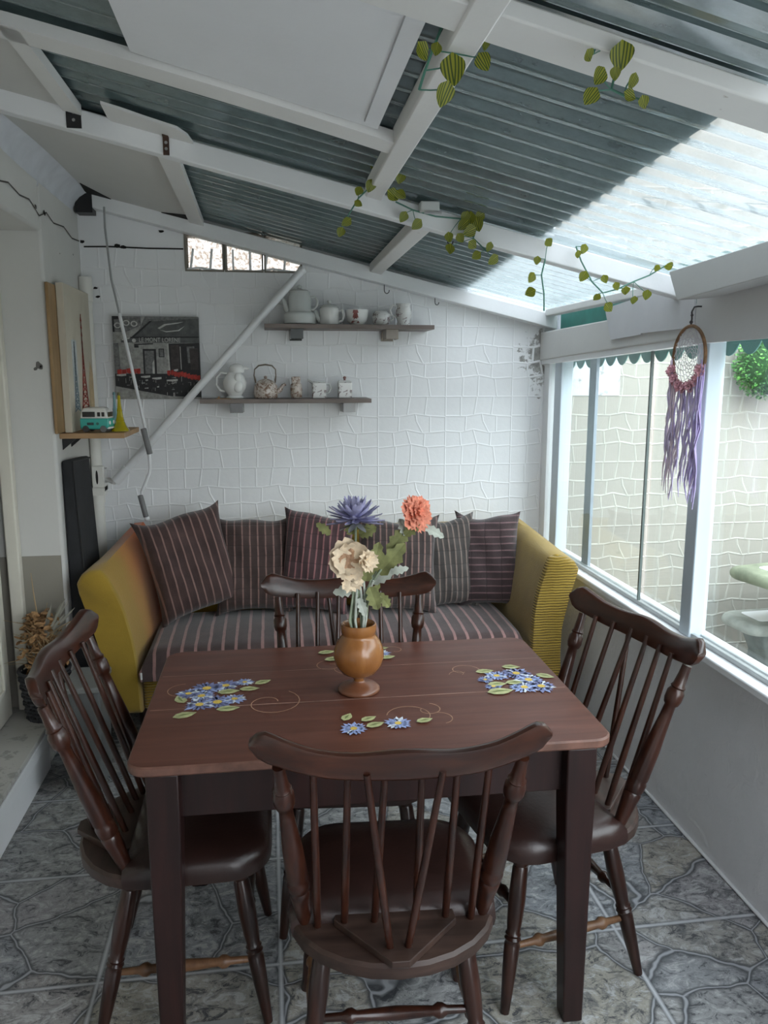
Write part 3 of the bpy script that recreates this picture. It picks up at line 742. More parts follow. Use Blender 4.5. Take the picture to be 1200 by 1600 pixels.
# front cluster
cx, cy = tl(.245, 1.765)
for dx, dy, r, d in [(-.062,-.005,.036,0),(.048,.010,.036,0)]: daisy(cx+dx, cy+dy, r, 17, d)
for dx, dy, a, L in [(-.072,.062,1.1,.045),(-.02,.045,.5,.045),(-.008,.010,.4,.050),(.115,.018,.3,.045)]: leafp(cx+dx, cy+dy, a, L)
curl(cx+.085, cy+.055, .95*PI, .058, .55, -1, .15); curl(cx+.135, cy+.085, .4*PI, .038, .8, -1, .6); curl(cx+.155, cy+.03, .5*PI, .034, .45, -1, .1)
# back cluster
cx, cy = tl(.245, 2.262)
for dx, dy, r, d in [(-.02,-.01,.04,0),(.07,.0,.036,0),(.04,-.03,.04,1)]: daisy(cx+dx, cy+dy, r, 16, d)
for dx, dy, a, L in [(-.088,.032,.2,.055),(-.070,-.028,.2,.06),(.09,-.035,.2,.05),(.085,.045,.1,.04)]: leafp(cx+dx, cy+dy, a, L)
curl(cx-.085, cy-.075, .3*PI, .05, 1.1, 1); curl(cx+.12, cy+.03, PI, .04, .8, -1); curl(cx-.03, cy-.105, PI, .045, .5, 1, .2)
build('tabletop', tp, [M[k] for k in MATS], table, smooth=30)
lx, ly = TW/2-.078, TD/2-.042
for sy in (-1, 1):
    build('apron', MB().box((-lx, sy*(ly-.012)-.011, .615), (lx, sy*(ly-.012)+.011, .737)), M['table_leg'], table, bevel=.002)
for sx in (-1, 1):
    build('apron', MB().box((sx*(lx-.012)-.011, -ly, .615), (sx*(lx-.012)+.011, ly, .737)), M['table_leg'], table, bevel=.002)
    for sy in (-1, 1):
        h0, h1 = .036, .025
        ox, oy = sx*lx, sy*ly
        def sq(h, z, k=0): return [(ox-h+sx*k, oy-h+sy*k, z), (ox+h+sx*k, oy-h+sy*k, z), (ox+h+sx*k, oy+h+sy*k, z), (ox-h+sx*k, oy+h+sy*k, z)]
        build('leg', MB().loft([sq(h1, 0, .008), sq(h0, .60), sq(h0, .737)]), M['table_leg'], table, smooth=20, bevel=.004)

# ------------------------------------------------------------------ spindle-back chairs
def seat_outline(n=9):
    P_ = []
    def arc(cx, cy, r, a0, a1, k):
        for i in range(k+1):
            a = a0+(a1-a0)*i/k; P_.append((cx+r*math.cos(a), cy+r*math.sin(a)))
    arc(.118, .100, .105, 0, PI/2, 8); arc(-.118, .100, .105, PI/2, PI, 8)
    for k in range(13):      # round back
        a = PI+PI*k/12; P_.append((.226*math.cos(a), -.085+.190*math.sin(a)))
    return P_
def make_chair(label):
    t = thing('dining_chair', label, 'chair', group='spindle-back dining chairs around the table')
    so = seat_outline()
    sc2 = lambda k, z: [(x*k, y*k, z) for x, y in so]
    build('seat', MB().loft([sc2(.94,.402), sc2(1,.410), sc2(1,.434), sc2(.975,.441)]), M['seat_wood'], t, smooth=35)
    build('tailpiece', MB().prism([(-.125,-.115,.441),(-.13,-.15,.441),(-.018,-.282,.441),(.018,-.282,.441),(.13,-.165,.441),(.125,-.115,.441)], (0,0,.016)), M['seat_wood'], t, smooth=0, bevel=.002)
    # padded vinyl seat, domed, wrapped over the front
    pad = []
    for u, z in [(1.015,.412),(1.03,.432),(1.02,.452),(.96,.468),(.80,.478),(.5,.484),(.15,.486)]:
        pad.append([(x*u*.99, .045+(max(y, -.135)-.045)*u, z) for x, y in so])
    build('cushion', MB().loft(pad), M['vinyl'], t, smooth=60)
    for s in (-1, 1):
        build('back_post', MB().turned((s*.192,-.125,.436), (s*.232,-.280,.880),
              [(0,.0135),(.05,.0155),(.20,.0215),(.235,.0230),(.245,.0205),(.255,.0235),(.30,.0245),(.315,.0215),(.33,.0235),(.50,.0215),(.70,.0150),(.765,.0140),(.775,.0185),(.80,.0215),(.845,.0215),(.865,.0165),(.875,.0190),(.89,.0150),(.95,.0125),(1,.0120)], 14), M['spindle_wood'], t, smooth=50)
        for xb, xt, yb, yt in [(.165,.168,-.145,-.284),(.108,.103,-.150,-.300),(.045,.034,-.152,-.312)]:
            build('spindle', MB().turned((s*xb,yb,.438), (s*xt,yt,.89), [(0,.0078),(.3,.0088),(1,.0066)], 10), M['spindle_wood'], t)
        build('spindle', MB().turned((s*.018,-.238,.450), (s*.070,-.330,.885), [(0,.0078),(.4,.0082),(1,.0066)], 10), M['spindle_wood'], t)
        for fy, ty in ((.19,.125),(-.215,-.125)):
            build('leg', MB().turned((s*.150,ty,.412), (s*.202,fy,0),
                  [(0,.0165),(.05,.0190),(.085,.0215),(.10,.0175),(.115,.0200),(.30,.0225),(.44,.0195),(.50,.0165),(.515,.0205),(.53,.0170),(.545,.0215),(.565,.0175),(.58,.0205),(.75,.0180),(1,.0115)], 14), M['dark_wood'], t, smooth=50)
        g = .58
        build('stretcher', MB().turned((s*.181,.158,.165), (s*.181,-.176,.165), [(0,.0075),(.17,.0095),(.20,.0155),(.23,.0165),(.26,.0105),(.50,.0150),(.74,.0105),(.77,.0165),(.80,.0155),(.83,.0095),(1,.0075)], 12), M['light_rung'], t, smooth=50)
    for yy, z in ((.148,.262),(-.163,.232)):
        xx = .170 if yy > 0 else .173
        build('stretcher', MB().turned((-xx,yy,z), (xx,yy,z), [(0,.0075),(.17,.0095),(.20,.0155),(.23,.0165),(.26,.0105),(.50,.0150),(.74,.0105),(.77,.0165),(.80,.0155),(.83,.0095),(1,.0075)], 12), M['dark_wood'], t, smooth=50)
    # crest rail: bowed plank with rounded, raised ears
    rings = []; N = 36
    for k in range(N+1):
        x = -.285+.570*k/N; q = abs(x)/.285
        yc = -.325+.050*q*q
        zt_ = .932-.007*math.sin(PI*min(1, q/.72))**2+.026*max(0, min(1, (q-.58)/.30))**1.4
        zb_ = .864+.006*q+.024*max(0, (q-.45)/.55)**1.4
        if q > .86:
            e_ = (q-.86)/.14; m_ = (zt_+zb_)/2; hh = (zt_-zb_)/2*math.sqrt(max(0, 1-e_*e_*.96))
            zt_, zb_ = m_+hh, m_-hh
        lean = .10*(0); th = .0125
        ring = []
        for a in [PI*2*i/12 for i in range(12)]:
            cy_, cz_ = math.cos(a), math.sin(a)
            yy = th*(abs(cy_)**.45)*(1 if cy_ > 0 else -1)
            zz = (zt_-zb_)/2*(abs(cz_)**.45)*(1 if cz_ > 0 else -1)
            ring.append((x, yc+yy-(zz)*.30, (zt_+zb_)/2+zz))
        rings.append(ring)
    build('crest_rail', MB().loft(rings), M['crest_wood'], t, smooth=50)
    return t
def copy_tree(o, parent=None):
    c = o.copy(); col.objects.link(c)
    if parent is not None: c.parent = parent
    for ch in list(o.children): copy_tree(ch, c)
    return c
chair = make_chair('dark wooden spindle-back chair with brown vinyl seat, nearest, seen from behind')
chair.location = (.250, 1.64, 0); chair.rotation_euler = (0, 0, math.radians(-3.5))
for lab, x, y, a in [('dark wooden spindle-back chair right of the table, in front of the low wall', .705, 1.925, 101),
                     ('dark wooden spindle-back chair left of the table, beside the doorstep', -.228, 1.950, -90),
                     ('dark wooden spindle-back chair behind the table, in front of the sofa', .222, 2.215, 175)]:
    c_ = copy_tree(chair); c_.location = (x, y, 0); c_.rotation_euler = (0, 0, math.radians(a)); c_['label'] = lab
# ------------------------------------------------------------------ sofa
sofa = thing('sofa', 'mustard yellow sofa with flared arms and striped seat cushion', 'sofa', (.29, 3.6, 0))
def resample(P_, n):
    P_ = [Vector(p) for p in P_]; L = [0]
    for a, b in zip(P_[:-1], P_[1:]): L.append(L[-1]+(b-a).length)
    out = []
    for k in range(n):
        d = L[-1]*k/(n-1); i = 0
        while i < len(P_)-2 and L[i+1] < d: i += 1
        q = (d-L[i])/max(1e-9, L[i+1]-L[i]); out.append(P_[i].lerp(P_[i+1], min(1, q)))
    return out
def arm(front_o, front_i, back_o, back_i, yf, yb, n=18):
    """outline o: outer bottom -> top, i: top -> inner bottom, as (x, z)"""
    F = resample([(x, yf, z) for x, z in front_o], n)+resample([(x, yf, z) for x, z in front_i], n)[1:]
    B = resample([(x, yb, z) for x, z in back_o], n)+resample([(x, yb, z) for x, z in back_i], n)[1:]
    return F, B
def build_arm(F, B, mats, inner_orange):
    mb = MB(); n = len(F); K = 10
    c = sum(F, Vector())/n
    rings = [[c.lerp(p, .93)+Vector((0,.0,0)) for p in F], [c.lerp(p, .985)+Vector((0,.010,0)) for p in F]]
    for k in range(K+1):
        q = k/K
        rings.append([F[i].lerp(B[i], q)+Vector((0, .028*(1-q), 0)) for i in range(n)])
    vs_ = [p for r in rings for p in r]; R_ = len(rings); fs = []; mm = []
    for k in range(R_-1):
        for i in range(n):
            j_ = (i+1) % n
            fs.append((k*n+i, k*n+j_, (k+1)*n+j_, (k+1)*n+i))
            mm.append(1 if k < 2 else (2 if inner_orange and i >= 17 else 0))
    fs += [tuple(range(n-1,-1,-1)), tuple(range((R_-1)*n, R_*n))]; mm += [1, 0]
    mb.add(vs_, fs); mb.m = mm
    return mb
Lf = arm([(-.640,.19),(-.684,.36),(-.712,.463),(-.752,.622),(-.788,.745),(-.788,.775),(-.765,.802),(-.735,.815)], [(-.735,.815),(-.697,.818),(-.668,.786),(-.635,.72),(-.608,.646),(-.577,.498),(-.562,.351),(-.559,.19)],
         [(-.60,.19),(-.62,.5),(-.665,.80),(-.675,.86),(-.66,.885)], [(-.66,.885),(-.620,.893),(-.585,.83),(-.56,.74),(-.53,.58),(-.505,.45),(-.50,.19)], 3.225, 3.90)
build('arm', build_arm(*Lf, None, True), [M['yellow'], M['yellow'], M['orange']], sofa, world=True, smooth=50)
Rf = arm([(1.285,.19),(1.272,.35),(1.276,.49),(1.306,.626),(1.338,.735),(1.345,.762),(1.325,.785)], [(1.325,.785),(1.292,.803),(1.245,.818),(1.206,.812),(1.180,.74),(1.156,.662),(1.139,.559),(1.135,.45),(1.13,.19)],
         [(1.27,.19),(1.26,.5),(1.27,.80),(1.272,.855),(1.262,.872)], [(1.262,.872),(1.235,.885),(1.208,.865),(1.18,.76),(1.15,.62),(1.12,.45),(1.11,.19)], 3.225, 3.90)
build('arm', build_arm(*Rf, None, False), [M['yellow'], M['yellow_rib']], sofa, world=True, smooth=50)
build('back', MB().box((-.62,3.83,.22), (1.235,3.985,.845)), M['yellow'], sofa, world=True, bevel=.05, seg=4)
build('base', MB().box((-.555,3.265,.19), (1.13,3.83,.335)), M['yellow_rib'], sofa, world=True, bevel=.015)
for x in (-.56, 1.16):
    for y in (3.33, 3.86):
        build('foot', MB().lathe([(.022,0),(.03,.19)], 12, (x,y,0)), M['dark_wood'], sofa, world=True)
M['seat_stripe'] = stripe_fabric('striped_seat_cloth', 0, .056, .013, (.064,.039,.037), (.32,.175,.16))
cu = MB(); rings = []
def cush(k):
    z0, z1 = .335, .335+.135
    return None
nx, ny = 40, 18
P_ = []; X0, X1, Y0, Y1 = -.560, 1.130, 3.205, 3.82
for jj in range(ny+1):
    for ii in range(nx+1):
        u, v = ii/nx, jj/ny
        ex = min(1, min(u, 1-u)/.035); ey = min(1, min(v, 1-v)/.10)
        rise = (1-(1-ex)**2)**.5*(1-(1-ey)**2)**.5
        P_.append((X0+(X1-X0)*u, Y0+(Y1-Y0)*v, .375+.085*rise+.030*math.sin(PI*v)*math.sin(PI*u)**.5))
F = [(b*(nx+1)+a, b*(nx+1)+a+1, (b+1)*(nx+1)+a+1, (b+1)*(nx+1)+a) for b in range(ny) for a in range(nx)]
cu.add(P_, F)
edge = [k for k in range(nx+1)]+[b*(nx+1)+nx for b in range(1, ny+1)]+[ny*(nx+1)+a for a in range(nx-1, -1, -1)]+[b*(nx+1) for b in range(ny-1, 0, -1)]
base_ = len(cu.v); ne = len(edge)
for q in edge:
    x, y, z = cu.v[q]; cu.v.append((x+(0.006 if x < .3 else -.006), y+.006*(1 if y < 3.5 else -1), .338))
for k in range(ne): cu.f.append((edge[k], base_+k, base_+(k+1) % ne, edge[(k+1) % ne])); cu.m.append(0)
cu.f.append(tuple(base_+k for k in range(ne))); cu.m.append(0)
sc = build('seat_cushion', cu, M['seat_stripe'], sofa, world=True, smooth=60)
build('zip_tag', MB().box((-.552,3.198,.352), (-.545,3.204,.382)), M['ceramic'], sc, world=True, bevel=.001)

# loose cushions leaning on the back
def pillow(label, c, w, h, T, yaw, roll, lean, mat, puff=.42, ear=.03, seed=0):
    rnd = random.Random(seed); n = 22; P_ = []; F = []
    for side in (1, -1):
        for b in range(n+1):
            for a in range(n+1):
                u, v = 2*a/n-1, 2*b/n-1
                pinch = 1-.075*(1-abs(u)**2)*abs(v)**3
                pinch2 = 1-.075*(1-abs(v)**2)*abs(u)**3
                x = w/2*u*pinch2+ear*(abs(u*v)**6)*u*.4; y = h/2*v*pinch+ear*(abs(u*v)**6)*v*.6
                t_ = T/2*max(0, (1-u**4)*(1-v**4))**puff
                t_ *= 1+.10*math.sin(3.1*u+seed)*math.cos(2.6*v+2*seed)+.05*math.sin(9*u+5*v+seed)
                if v > .3: y += .012*math.sin(4*u+seed)*(v-.3)
                P_.append((x, y, side*(t_+.0035)))
    N1 = (n+1)*(n+1)
    for s_ in (0, 1):
        for b in range(n):
            for a in range(n): F.append(tuple(s_*N1+q for q in (b*(n+1)+a, b*(n+1)+a+1, (b+1)*(n+1)+a+1, (b+1)*(n+1)+a)))
    ed = [k for k in range(n+1)]+[b*(n+1)+n for b in range(1, n+1)]+[n*(n+1)+a for a in range(n-1,-1,-1)]+[b*(n+1) for b in range(n-1,0,-1)]
    for k in range(len(ed)): F.append((ed[k], ed[(k+1) % len(ed)], N1+ed[(k+1) % len(ed)], N1+ed[k]))
    o = build('cushion', MB().add(P_, F), mat, smooth=70)
    o.matrix_world = Matrix.Translation(c) @ Matrix.Rotation(yaw, 4, 'Z') @ Matrix.Rotation(PI/2-lean, 4, 'X') @ Matrix.Rotation(roll, 4, 'Z')
    return tag(o, label, 'cushion', 'striped cushions along the sofa back')
base_c = (.052, .034, .033)
pm = lambda nm, ax, per, q, off=0, b=base_c, l=(.26,.155,.135): stripe_fabric(nm, ax, per, .0068, b, l, q, off)
D_ = math.radians
pillow('largest striped cushion, tilted, in the left corner of the sofa', (-.375, 3.635, .740), .39, .47, .17, D_(16), D_(12), D_(14), pm('cushion_cloth_a', 0, .037, 0, 0, (.060,.033,.030)), seed=1)
pillow('striped cushion upright, second from the left end of the sofa', (-.085, 3.70, .705), .35, .45, .17, D_(2), D_(-1), D_(13), pm('cushion_cloth_b', 0, .036, .05, .01, (.056,.034,.030)), seed=2)
pillow('reddish striped cushion with raised left corner, behind the purple flower', (.205, 3.635, .725), .33, .47, .15, D_(-10), D_(-5), D_(14), pm('cushion_cloth_c', 0, .030, .07, 0, (.058,.030,.032), (.30,.13,.13)), seed=3)
pillow('striped cushion behind the orange flower, fourth from the left', (.585, 3.60, .705), .38, .44, .15, D_(-4), D_(-2), D_(15), pm('cushion_cloth_d', 0, .030, .06, 0, (.050,.036,.033)), seed=4)
pillow('grey-brown striped cushion, second from the right end of the sofa', (.850, 3.685, .690), .28, .44, .13, D_(8), D_(0), D_(12), pm('cushion_cloth_e', 0, .029, .065, 0, (.050,.042,.038), (.22,.165,.14)), seed=5)
pillow('dark cushion with stripes running across, against the right arm', (1.055, 3.675, .695), .30, .45, .14, D_(-18), D_(3), D_(12), pm('cushion_cloth_f', 1, .034, .075, 0, (.046,.028,.029), (.17,.10,.105)), seed=6)

# ------------------------------------------------------------------ vase and its flowers
VX, VY, VZ = .222, 1.995, .7605
va = thing('vase', 'turned orange-brown wooden goblet vase in the middle of the table', 'vase', (VX, VY, VZ))
build('bowl', MB().lathe([(.013,.020),(.014,.034),(.022,.042),(.046,.054),(.061,.074),(.0675,.097),(.066,.117),(.058,.138),(.048,.152),(.0445,.158),(.0445,.162),(.0465,.164),(.0475,.180),(.0465,.188),(.0435,.189),(.0395,.184),(.038,.160),(.045,.14),(.05,.10),(.03,.06),(.002,.055)], 40), M['vase'], va, smooth=60)
build('foot', MB().lathe([(.0535,0),(.0565,.004),(.056,.009),(.050,.015),(.036,.020),(.018,.024),(.0135,.030),(.0135,.034)], 36), M['vase_foot'], va, smooth=60)

def petal(mb, base, d, up, L, w, cup=.0, nseg=4, tipw=.15, curl_=0, two=True):
    base, d, up = Vector(base), Vector(d).normalized(), Vector(up)
    sd = d.cross(up).normalized(); nn = sd.cross(d).normalized()
    rows = []
    for k in range(nseg+1):
        q = k/nseg; ww = w*(math.sin(PI*min(1, .12+q*.80))**.8)*(1 if q < .95 else tipw+.5)/2
        c = base + d*L*q + nn*(curl_*L*q*q)
        rows.append([c-sd*ww+nn*cup*w, c, c+sd*ww+nn*cup*w])
    vs_ = [p for r in rows for p in r]
    mb.add(vs_, [(k*3+i, k*3+i+1, k*3+i+4, k*3+i+3) for k in range(nseg) for i in range(2)])
def stem_pts(top, r=.0):
    b = Vector((VX+random.uniform(-.018,.018), VY+random.uniform(-.018,.018), VZ+.060))
    n_ = Vector((VX+random.uniform(-.025,.025), VY+random.uniform(-.02,.02), VZ+.20))
    m_ = n_.lerp(Vector(top), .5)+Vector((0,0,.015))
    return [b, n_, m_, Vector(top)]
def sleaf(mb, p, d, L, w, up=(0,-1,.3)):     # serrated leaf
    p, d = Vector(p), Vector(d).normalized(); sd = d.cross(Vector(up)).normalized(); nn = sd.cross(d)
    mid = [p+d*L*q+nn*(.12*L*math.sin(PI*q)) for q in [k/8 for k in range(9)]]
    for s in (-1, 1):
        out = [mid[k]+sd*s*w/2*(math.sin(PI*min(1,(.08+k/8*.9)))**.7)*(1.15 if k % 2 else .72)+nn*.10*w for k in range(9)]
        mb.add(mid+out, [(k, k+1, 9+k+1, 9+k) for k in range(8)])
# purple spider flower
top = Vector((.214, 1.975, 1.235))
t = thing('flower', 'purple spiky artificial flower in the wooden vase', 'flower', (VX, VY, VZ), group='artificial flowers in the vase')
build('stem', MB().tube(stem_pts(top), .003, 7), M['stemg'], t, world=True)
fl = MB()
for ring, (el, n_, L, w) in enumerate([(-14,15,.064,.019),(6,16,.063,.019),(26,14,.058,.018),(46,11,.052,.017),(66,8,.047,.015),(85,4,.043,.014)]):
    for k in range(n_):
        a = 2*PI*(k+.5*(ring % 2))/n_+random.uniform(-.1,.1); e_ = D_(el+random.uniform(-8,8))
        d = Vector((math.cos(a)*math.cos(e_), math.sin(a)*math.cos(e_), math.sin(e_)))
        petal(fl, top+d*.006, d, (0,0,1) if el < 80 else (1,0,0), L*random.uniform(.9,1.12), w, .15, 5, .1, .22)
build('blossom', fl, M['purple'], t, world=True)
cl = MB()
for k in range(6):
    a = 2*PI*k/6
    petal(cl, top+Vector((0,0,-.012)), (math.cos(a), math.sin(a), -.45), (0,0,1), .045, .018, .1, 4)
build('calyx', cl, plain('grey_violet_sepals', (.24,.25,.26), .8, 0, .2), t, world=True)
def ruffle(centre, axis, layers, mat_id=0, mb=None):
    mb = mb or MB(); axis = Vector(axis).normalized(); u = axis.orthogonal().normalized(); v = axis.cross(u)
    for (n_, r0, r1, h0, h1, w) in layers:
        for k in range(n_):
            a = 2*PI*k/n_+random.uniform(-.2,.2); rr = r1*random.uniform(.86,1.08)
            d2 = u*math.cos(a)+v*math.sin(a); s2 = axis.cross(d2)
            rows = []
            for q in (0,.35,.7,1):
                c = Vector(centre)+d2*(r0+(rr-r0)*q)+axis*(h0+(h1-h0)*q**1.6)
                ww = w*(.35+.75*math.sin(PI*min(.85,.1+q*.72)))/2
                rows.append([c+s2*ww*z_+axis*(.0035*math.sin(9*z_+k*2+q*5))+d2*(.004*math.sin(7*z_+k) if q == 1 else 0) for z_ in (-1,-.5,0,.5,1)])
            vs_ = [p for r in rows for p in r]
            mb.mat(mat_id).add(vs_, [(j_*5+i, j_*5+i+1, j_*5+i+6, j_*5+i+5) for j_ in range(3) for i in range(4)])
    return mb
top = Vector((.372, 1.985, 1.243))
t = thing('flower', 'coral orange ruffled artificial flower on the right of the vase', 'flower', (VX, VY, VZ), group='artificial flowers in the vase')
build('stem', MB().tube(stem_pts(top+Vector((-.012,0.01,-.02))), .003, 7), M['stemg'], t, world=True)
build('blossom', ruffle(top, (.48,-.82,.28), [(11,.004,.050,.0,.004,.030),(11,.004,.044,.004,.010,.026),(9,.003,.034,.008,.018,.022),(7,.002,.024,.012,.024,.018),(5,.001,.014,.016,.028,.013)]), M['peach'], t, world=True)
for a_ in ((top+Vector((.02,0,-.035)), (.8,-.1,-.45), .062, .026), (top+Vector((-.02,.01,-.06)), (-.4,.0,.8), .05, .03)):
    lf = MB(); sleaf(lf, *a_); build('leaf', lf, M['silver'], t, world=True)
top = Vector((.196, 1.955, 1.135))
t = thing('flower', 'cream open-petalled artificial flower on the left of the vase', 'flower', (VX, VY, VZ), group='artificial flowers in the vase')
build('stem', MB().tube(stem_pts(top+Vector((.01,.015,-.02))), .003, 7), M['stemg'], t, world=True)
b_ = ruffle(top, (-.10,-.94,.22), [(7,.012,.050,.0,.012,.050),(6,.010,.043,.004,.026,.042)])
ruffle(top, (-.10,-.94,.22), [(6,.0,.026,.002,.010,.030)], 1, b_)
ruffle(top+Vector((.040,-.022,-.002)), (.5,-.85,.1), [(6,.002,.028,.0,.010,.028),(5,.001,.018,.004,.014,.02)], 0, b_)
ruffle(top+Vector((.004,-.006,-.058)), (.1,-.9,-.2), [(6,.002,.028,.0,.006,.030)], 0, b_)
build('blossom', b_, [M['creamp'], M['creamd']], t, world=True)
# foliage spray
t = thing('foliage_spray', 'spray of faded green and silvery artificial leaves in the wooden vase', 'artificial leaves', (VX, VY, VZ))
for (x, z, dx, dz, L, w, m) in [(.275,1.085,.62,.75,.115,.062,'sage'),(.300,1.140,.62,.70,.095,.052,'sage'),(.255,1.095,.25,.95,.085,.052,'sage'),(.225,1.190,.60,.30,.055,.045,'sage'),(.205,1.19,-.1,.9,.05,.045,'sage'),
        (.250,1.050,.30,-.85,.070,.050,'sage'),(.275,1.03,.55,-.75,.055,.035,'sage'),(.262,1.055,.78,.55,.085,.032,'silver'),(.30,1.095,.9,.25,.055,.028,'silver'),(.215,1.040,-.85,-.1,.065,.038,'silver'),(.222,1.02,.3,-.9,.055,.03,'silver'),
        (.240,1.07,.05,1,.07,.045,'sage'),(.150,1.19,-.75,.6,.05,.03,'sage'),(.345,1.185,.5,.6,.06,.04,'sage'),(.245,1.01,.5,.6,.06,.03,'sage')]:
    lf = MB(); sleaf(lf, (x, 1.975+random.uniform(-.02,.03), z), (dx, random.uniform(-.3,.2), dz), L*.92, w*.82)
    build('leaf', lf, M[m], t, world=True)
for k in range(9):
    tp_ = (random.choice([.235,.25,.28,.22,.26]), 1.985+random.uniform(-.01,.01), random.uniform(1.03,1.10))
    build('stem', MB().tube(stem_pts(tp_), .0032, 6), M['silver'] if k % 2 else M['stemg'], t, world=True)

# ------------------------------------------------------------------ wall shelves and crockery
def wall_shelf(label, x0, x1, zt_, bx, group):
    t = thing('wall_shelf', label, 'shelf', ((x0+x1)/2, 3.90, zt_), group=group)
    build('board', MB().box((x0,3.805,zt_-.020), (x1,YB-.001,zt_)), M['shelf_wood'], t, world=True, bevel=.0015)
    for x, m in bx:
        b = MB().box((x-.030,3.835,zt_-.066), (x+.030,3.842,zt_-.020)).box((x-.030,3.842,zt_-.030), (x+.030,YB-.001,zt_-.020)).box((x-.030,YB-.010,zt_-.070), (x+.030,YB-.001,zt_-.020)).box((x-.030,3.842,zt_-.066),(x-.026,3.95,zt_-.03)).box((x+.026,3.842,zt_-.066),(x+.030,3.95,zt_-.03))
        build('bracket', b, m, t, world=True, bevel=.001)
    return t
gs = plain('smoked_bracket_glass', (.08,.085,.085), .15, .2)
wall_shelf('upper grey-brown wall shelf holding the tall kettle', -.012, .798, 1.832, [(.140,gs),(.597,plain('taupe_bracket',(.30,.26,.22),.4))], 'crockery shelves on the back wall')
wall_shelf('lower grey-brown wall shelf holding the wire-handled teapot', -.320, .492, 1.483, [(-.152,plain('chrome_dark_bracket',(.20,.20,.20),.25,.6)),(.388,plain('pale_grey_bracket', (.45,.45,.45), .45))], 'crockery shelves on the back wall')

def mk_print(name, base, ink, scale, lo, hi):
    t = NT(name); v = t.coord(); n = t.noise(v, scale, 3, .6, 1.0)
    c = t.mix(t.ramp(n, [(lo, (0,)*3), (hi, (1,)*3)]), base, ink)
    return t.set(c, .2)
M['print_red'] = mk_print('red_floral_print', (.72,.69,.66), (.22,.085,.075), 26, .60, .66)
M['print_grey'] = mk_print('grey_floral_print', (.72,.72,.70), (.24,.19,.19), 48, .57, .63)
M['speckle'] = mk_print('brown_speckled_glaze', (.62,.55,.49), (.26,.165,.12), 60, .46, .60)
Z1, Z2 = 1.8325, 1.4835
YS = 3.91
# 1 kettle
t = thing('coffee_pot', 'tall white two-tier coffee pot at the left end of the upper shelf', 'coffee pot', (.158, YS, Z1))
build('body', MB().lathe([(.066,0),(.076,.006),(.077,.045),(.072,.056),(.060,.060),(.056,.064),(.056,.128),(.050,.142),(.047,.150)], 32), M['ceramic_g'], t, smooth=50)
build('lid', MB().lathe([(.050,.150),(.050,.155),(.038,.163),(.015,.167),(.008,.170),(.012,.178),(.010,.184),(.001,.187)], 24), M['ceramic_g'], t, smooth=50)
build('spout', MB().tube([(-.050,0,.060),(-.062,0,.075),(-.074,-.004,.110),(-.088,-.006,.135)], [.018,.015,.010,.008], 10), M['ceramic_g'], t)
build('handle', MB().tube([(.054,0,.130),(.075,0,.132),(.086,0,.112),(.082,0,.088),(.068,0,.072),(.054,0,.072)], .006, 8), M['ceramic_g'], t)
# 2 teapot
t = thing('teapot', 'small cream lidded teapot beside the tall coffee pot', 'teapot', (.300, YS, Z1))
build('body', MB().lathe([(.042,0),(.046,.004),(.047,.070),(.044,.080),(.040,.084)], 28), M['ceramic'], t, smooth=50)
build('lid', MB().lathe([(.046,.083),(.044,.088),(.030,.096),(.010,.100),(.007,.104),(.011,.111),(.009,.117),(.001,.119)], 24), M['ceramic_g'], t, smooth=50)
build('handle', MB().tube([(.045,-.01,.068),(.062,-.015,.070),(.070,-.018,.048),(.062,-.016,.022),(.045,-.01,.018)], .0065, 8), M['ceramic'], t)
build('spout', MB().tube([(-.044,0,.020),(-.058,0,.040),(-.066,0,.068)], [.014,.011,.008], 8), M['ceramic_g'], t)
# 3 bowl
t = thing('bowl', 'round deep bowl with a red printed figure on the upper shelf', 'bowl', (.434, YS, Z1))
build('body', MB().lathe([(.024,0),(.030,.003),(.048,.022),(.054,.048),(.056,.074),(.0535,.074),(.050,.045),(.02,.012),(.001,.012)], 30), M['ceramic'], t, smooth=60)
dc = MB()
for z0, z1, w in [(.010,.020,.020),(.018,.046,.009),(.034,.050,.014),(.046,.056,.011),(.056,.070,.014)]:
    r = lambda z: .0305+(.0560-.0305)*min(1, (z/.05))**.6+.0012
    dc.face([(-w*1.0-.012, -math.sqrt(max(0, r(z0)**2-(w+.012)**2))-.0005, z0),(w-.012, -r(z0), z0),(w*.7-.012, -r(z1), z1),(-w*.8-.012, -r(z1)+.0006, z1)])
build('printed_figure', dc, plain('red_print', (.27,.10,.09), .4, 0, .4, 60), t, smooth=0)
# 4 sugar pot
t = thing('sugar_pot', 'small round patterned pot next to the floral jug', 'pot', (.553, YS, Z1))
build('body', MB().lathe([(.028,0),(.040,.012),(.046,.036),(.042,.056),(.030,.068),(.026,.070),(.022,.070),(.03,.05),(.001,.05)], 28), M['print_grey'], t, smooth=60)
build('handle', MB().tube([(.042,0,.050),(.058,0,.052),(.060,0,.032),(.044,0,.022)], .004, 8), M['ceramic'], t)
# 5 jug
t = thing('jug', 'floral waisted jug at the right of the upper shelf crockery', 'jug', (.664, YS, Z1))
build('body', MB().lathe([(.030,0),(.032,.012),(.028,.020),(.038,.042),(.040,.060),(.034,.086),(.032,.094),(.037,.106),(.034,.106),(.029,.092),(.034,.06),(.001,.05)], 28), M['print_grey'], t, smooth=60)
build('handle', MB().tube([(-.034,0,.094),(-.055,0,.098),(-.066,0,.075),(-.058,0,.050),(-.038,0,.040)], .0045, 8), M['ceramic'], t)
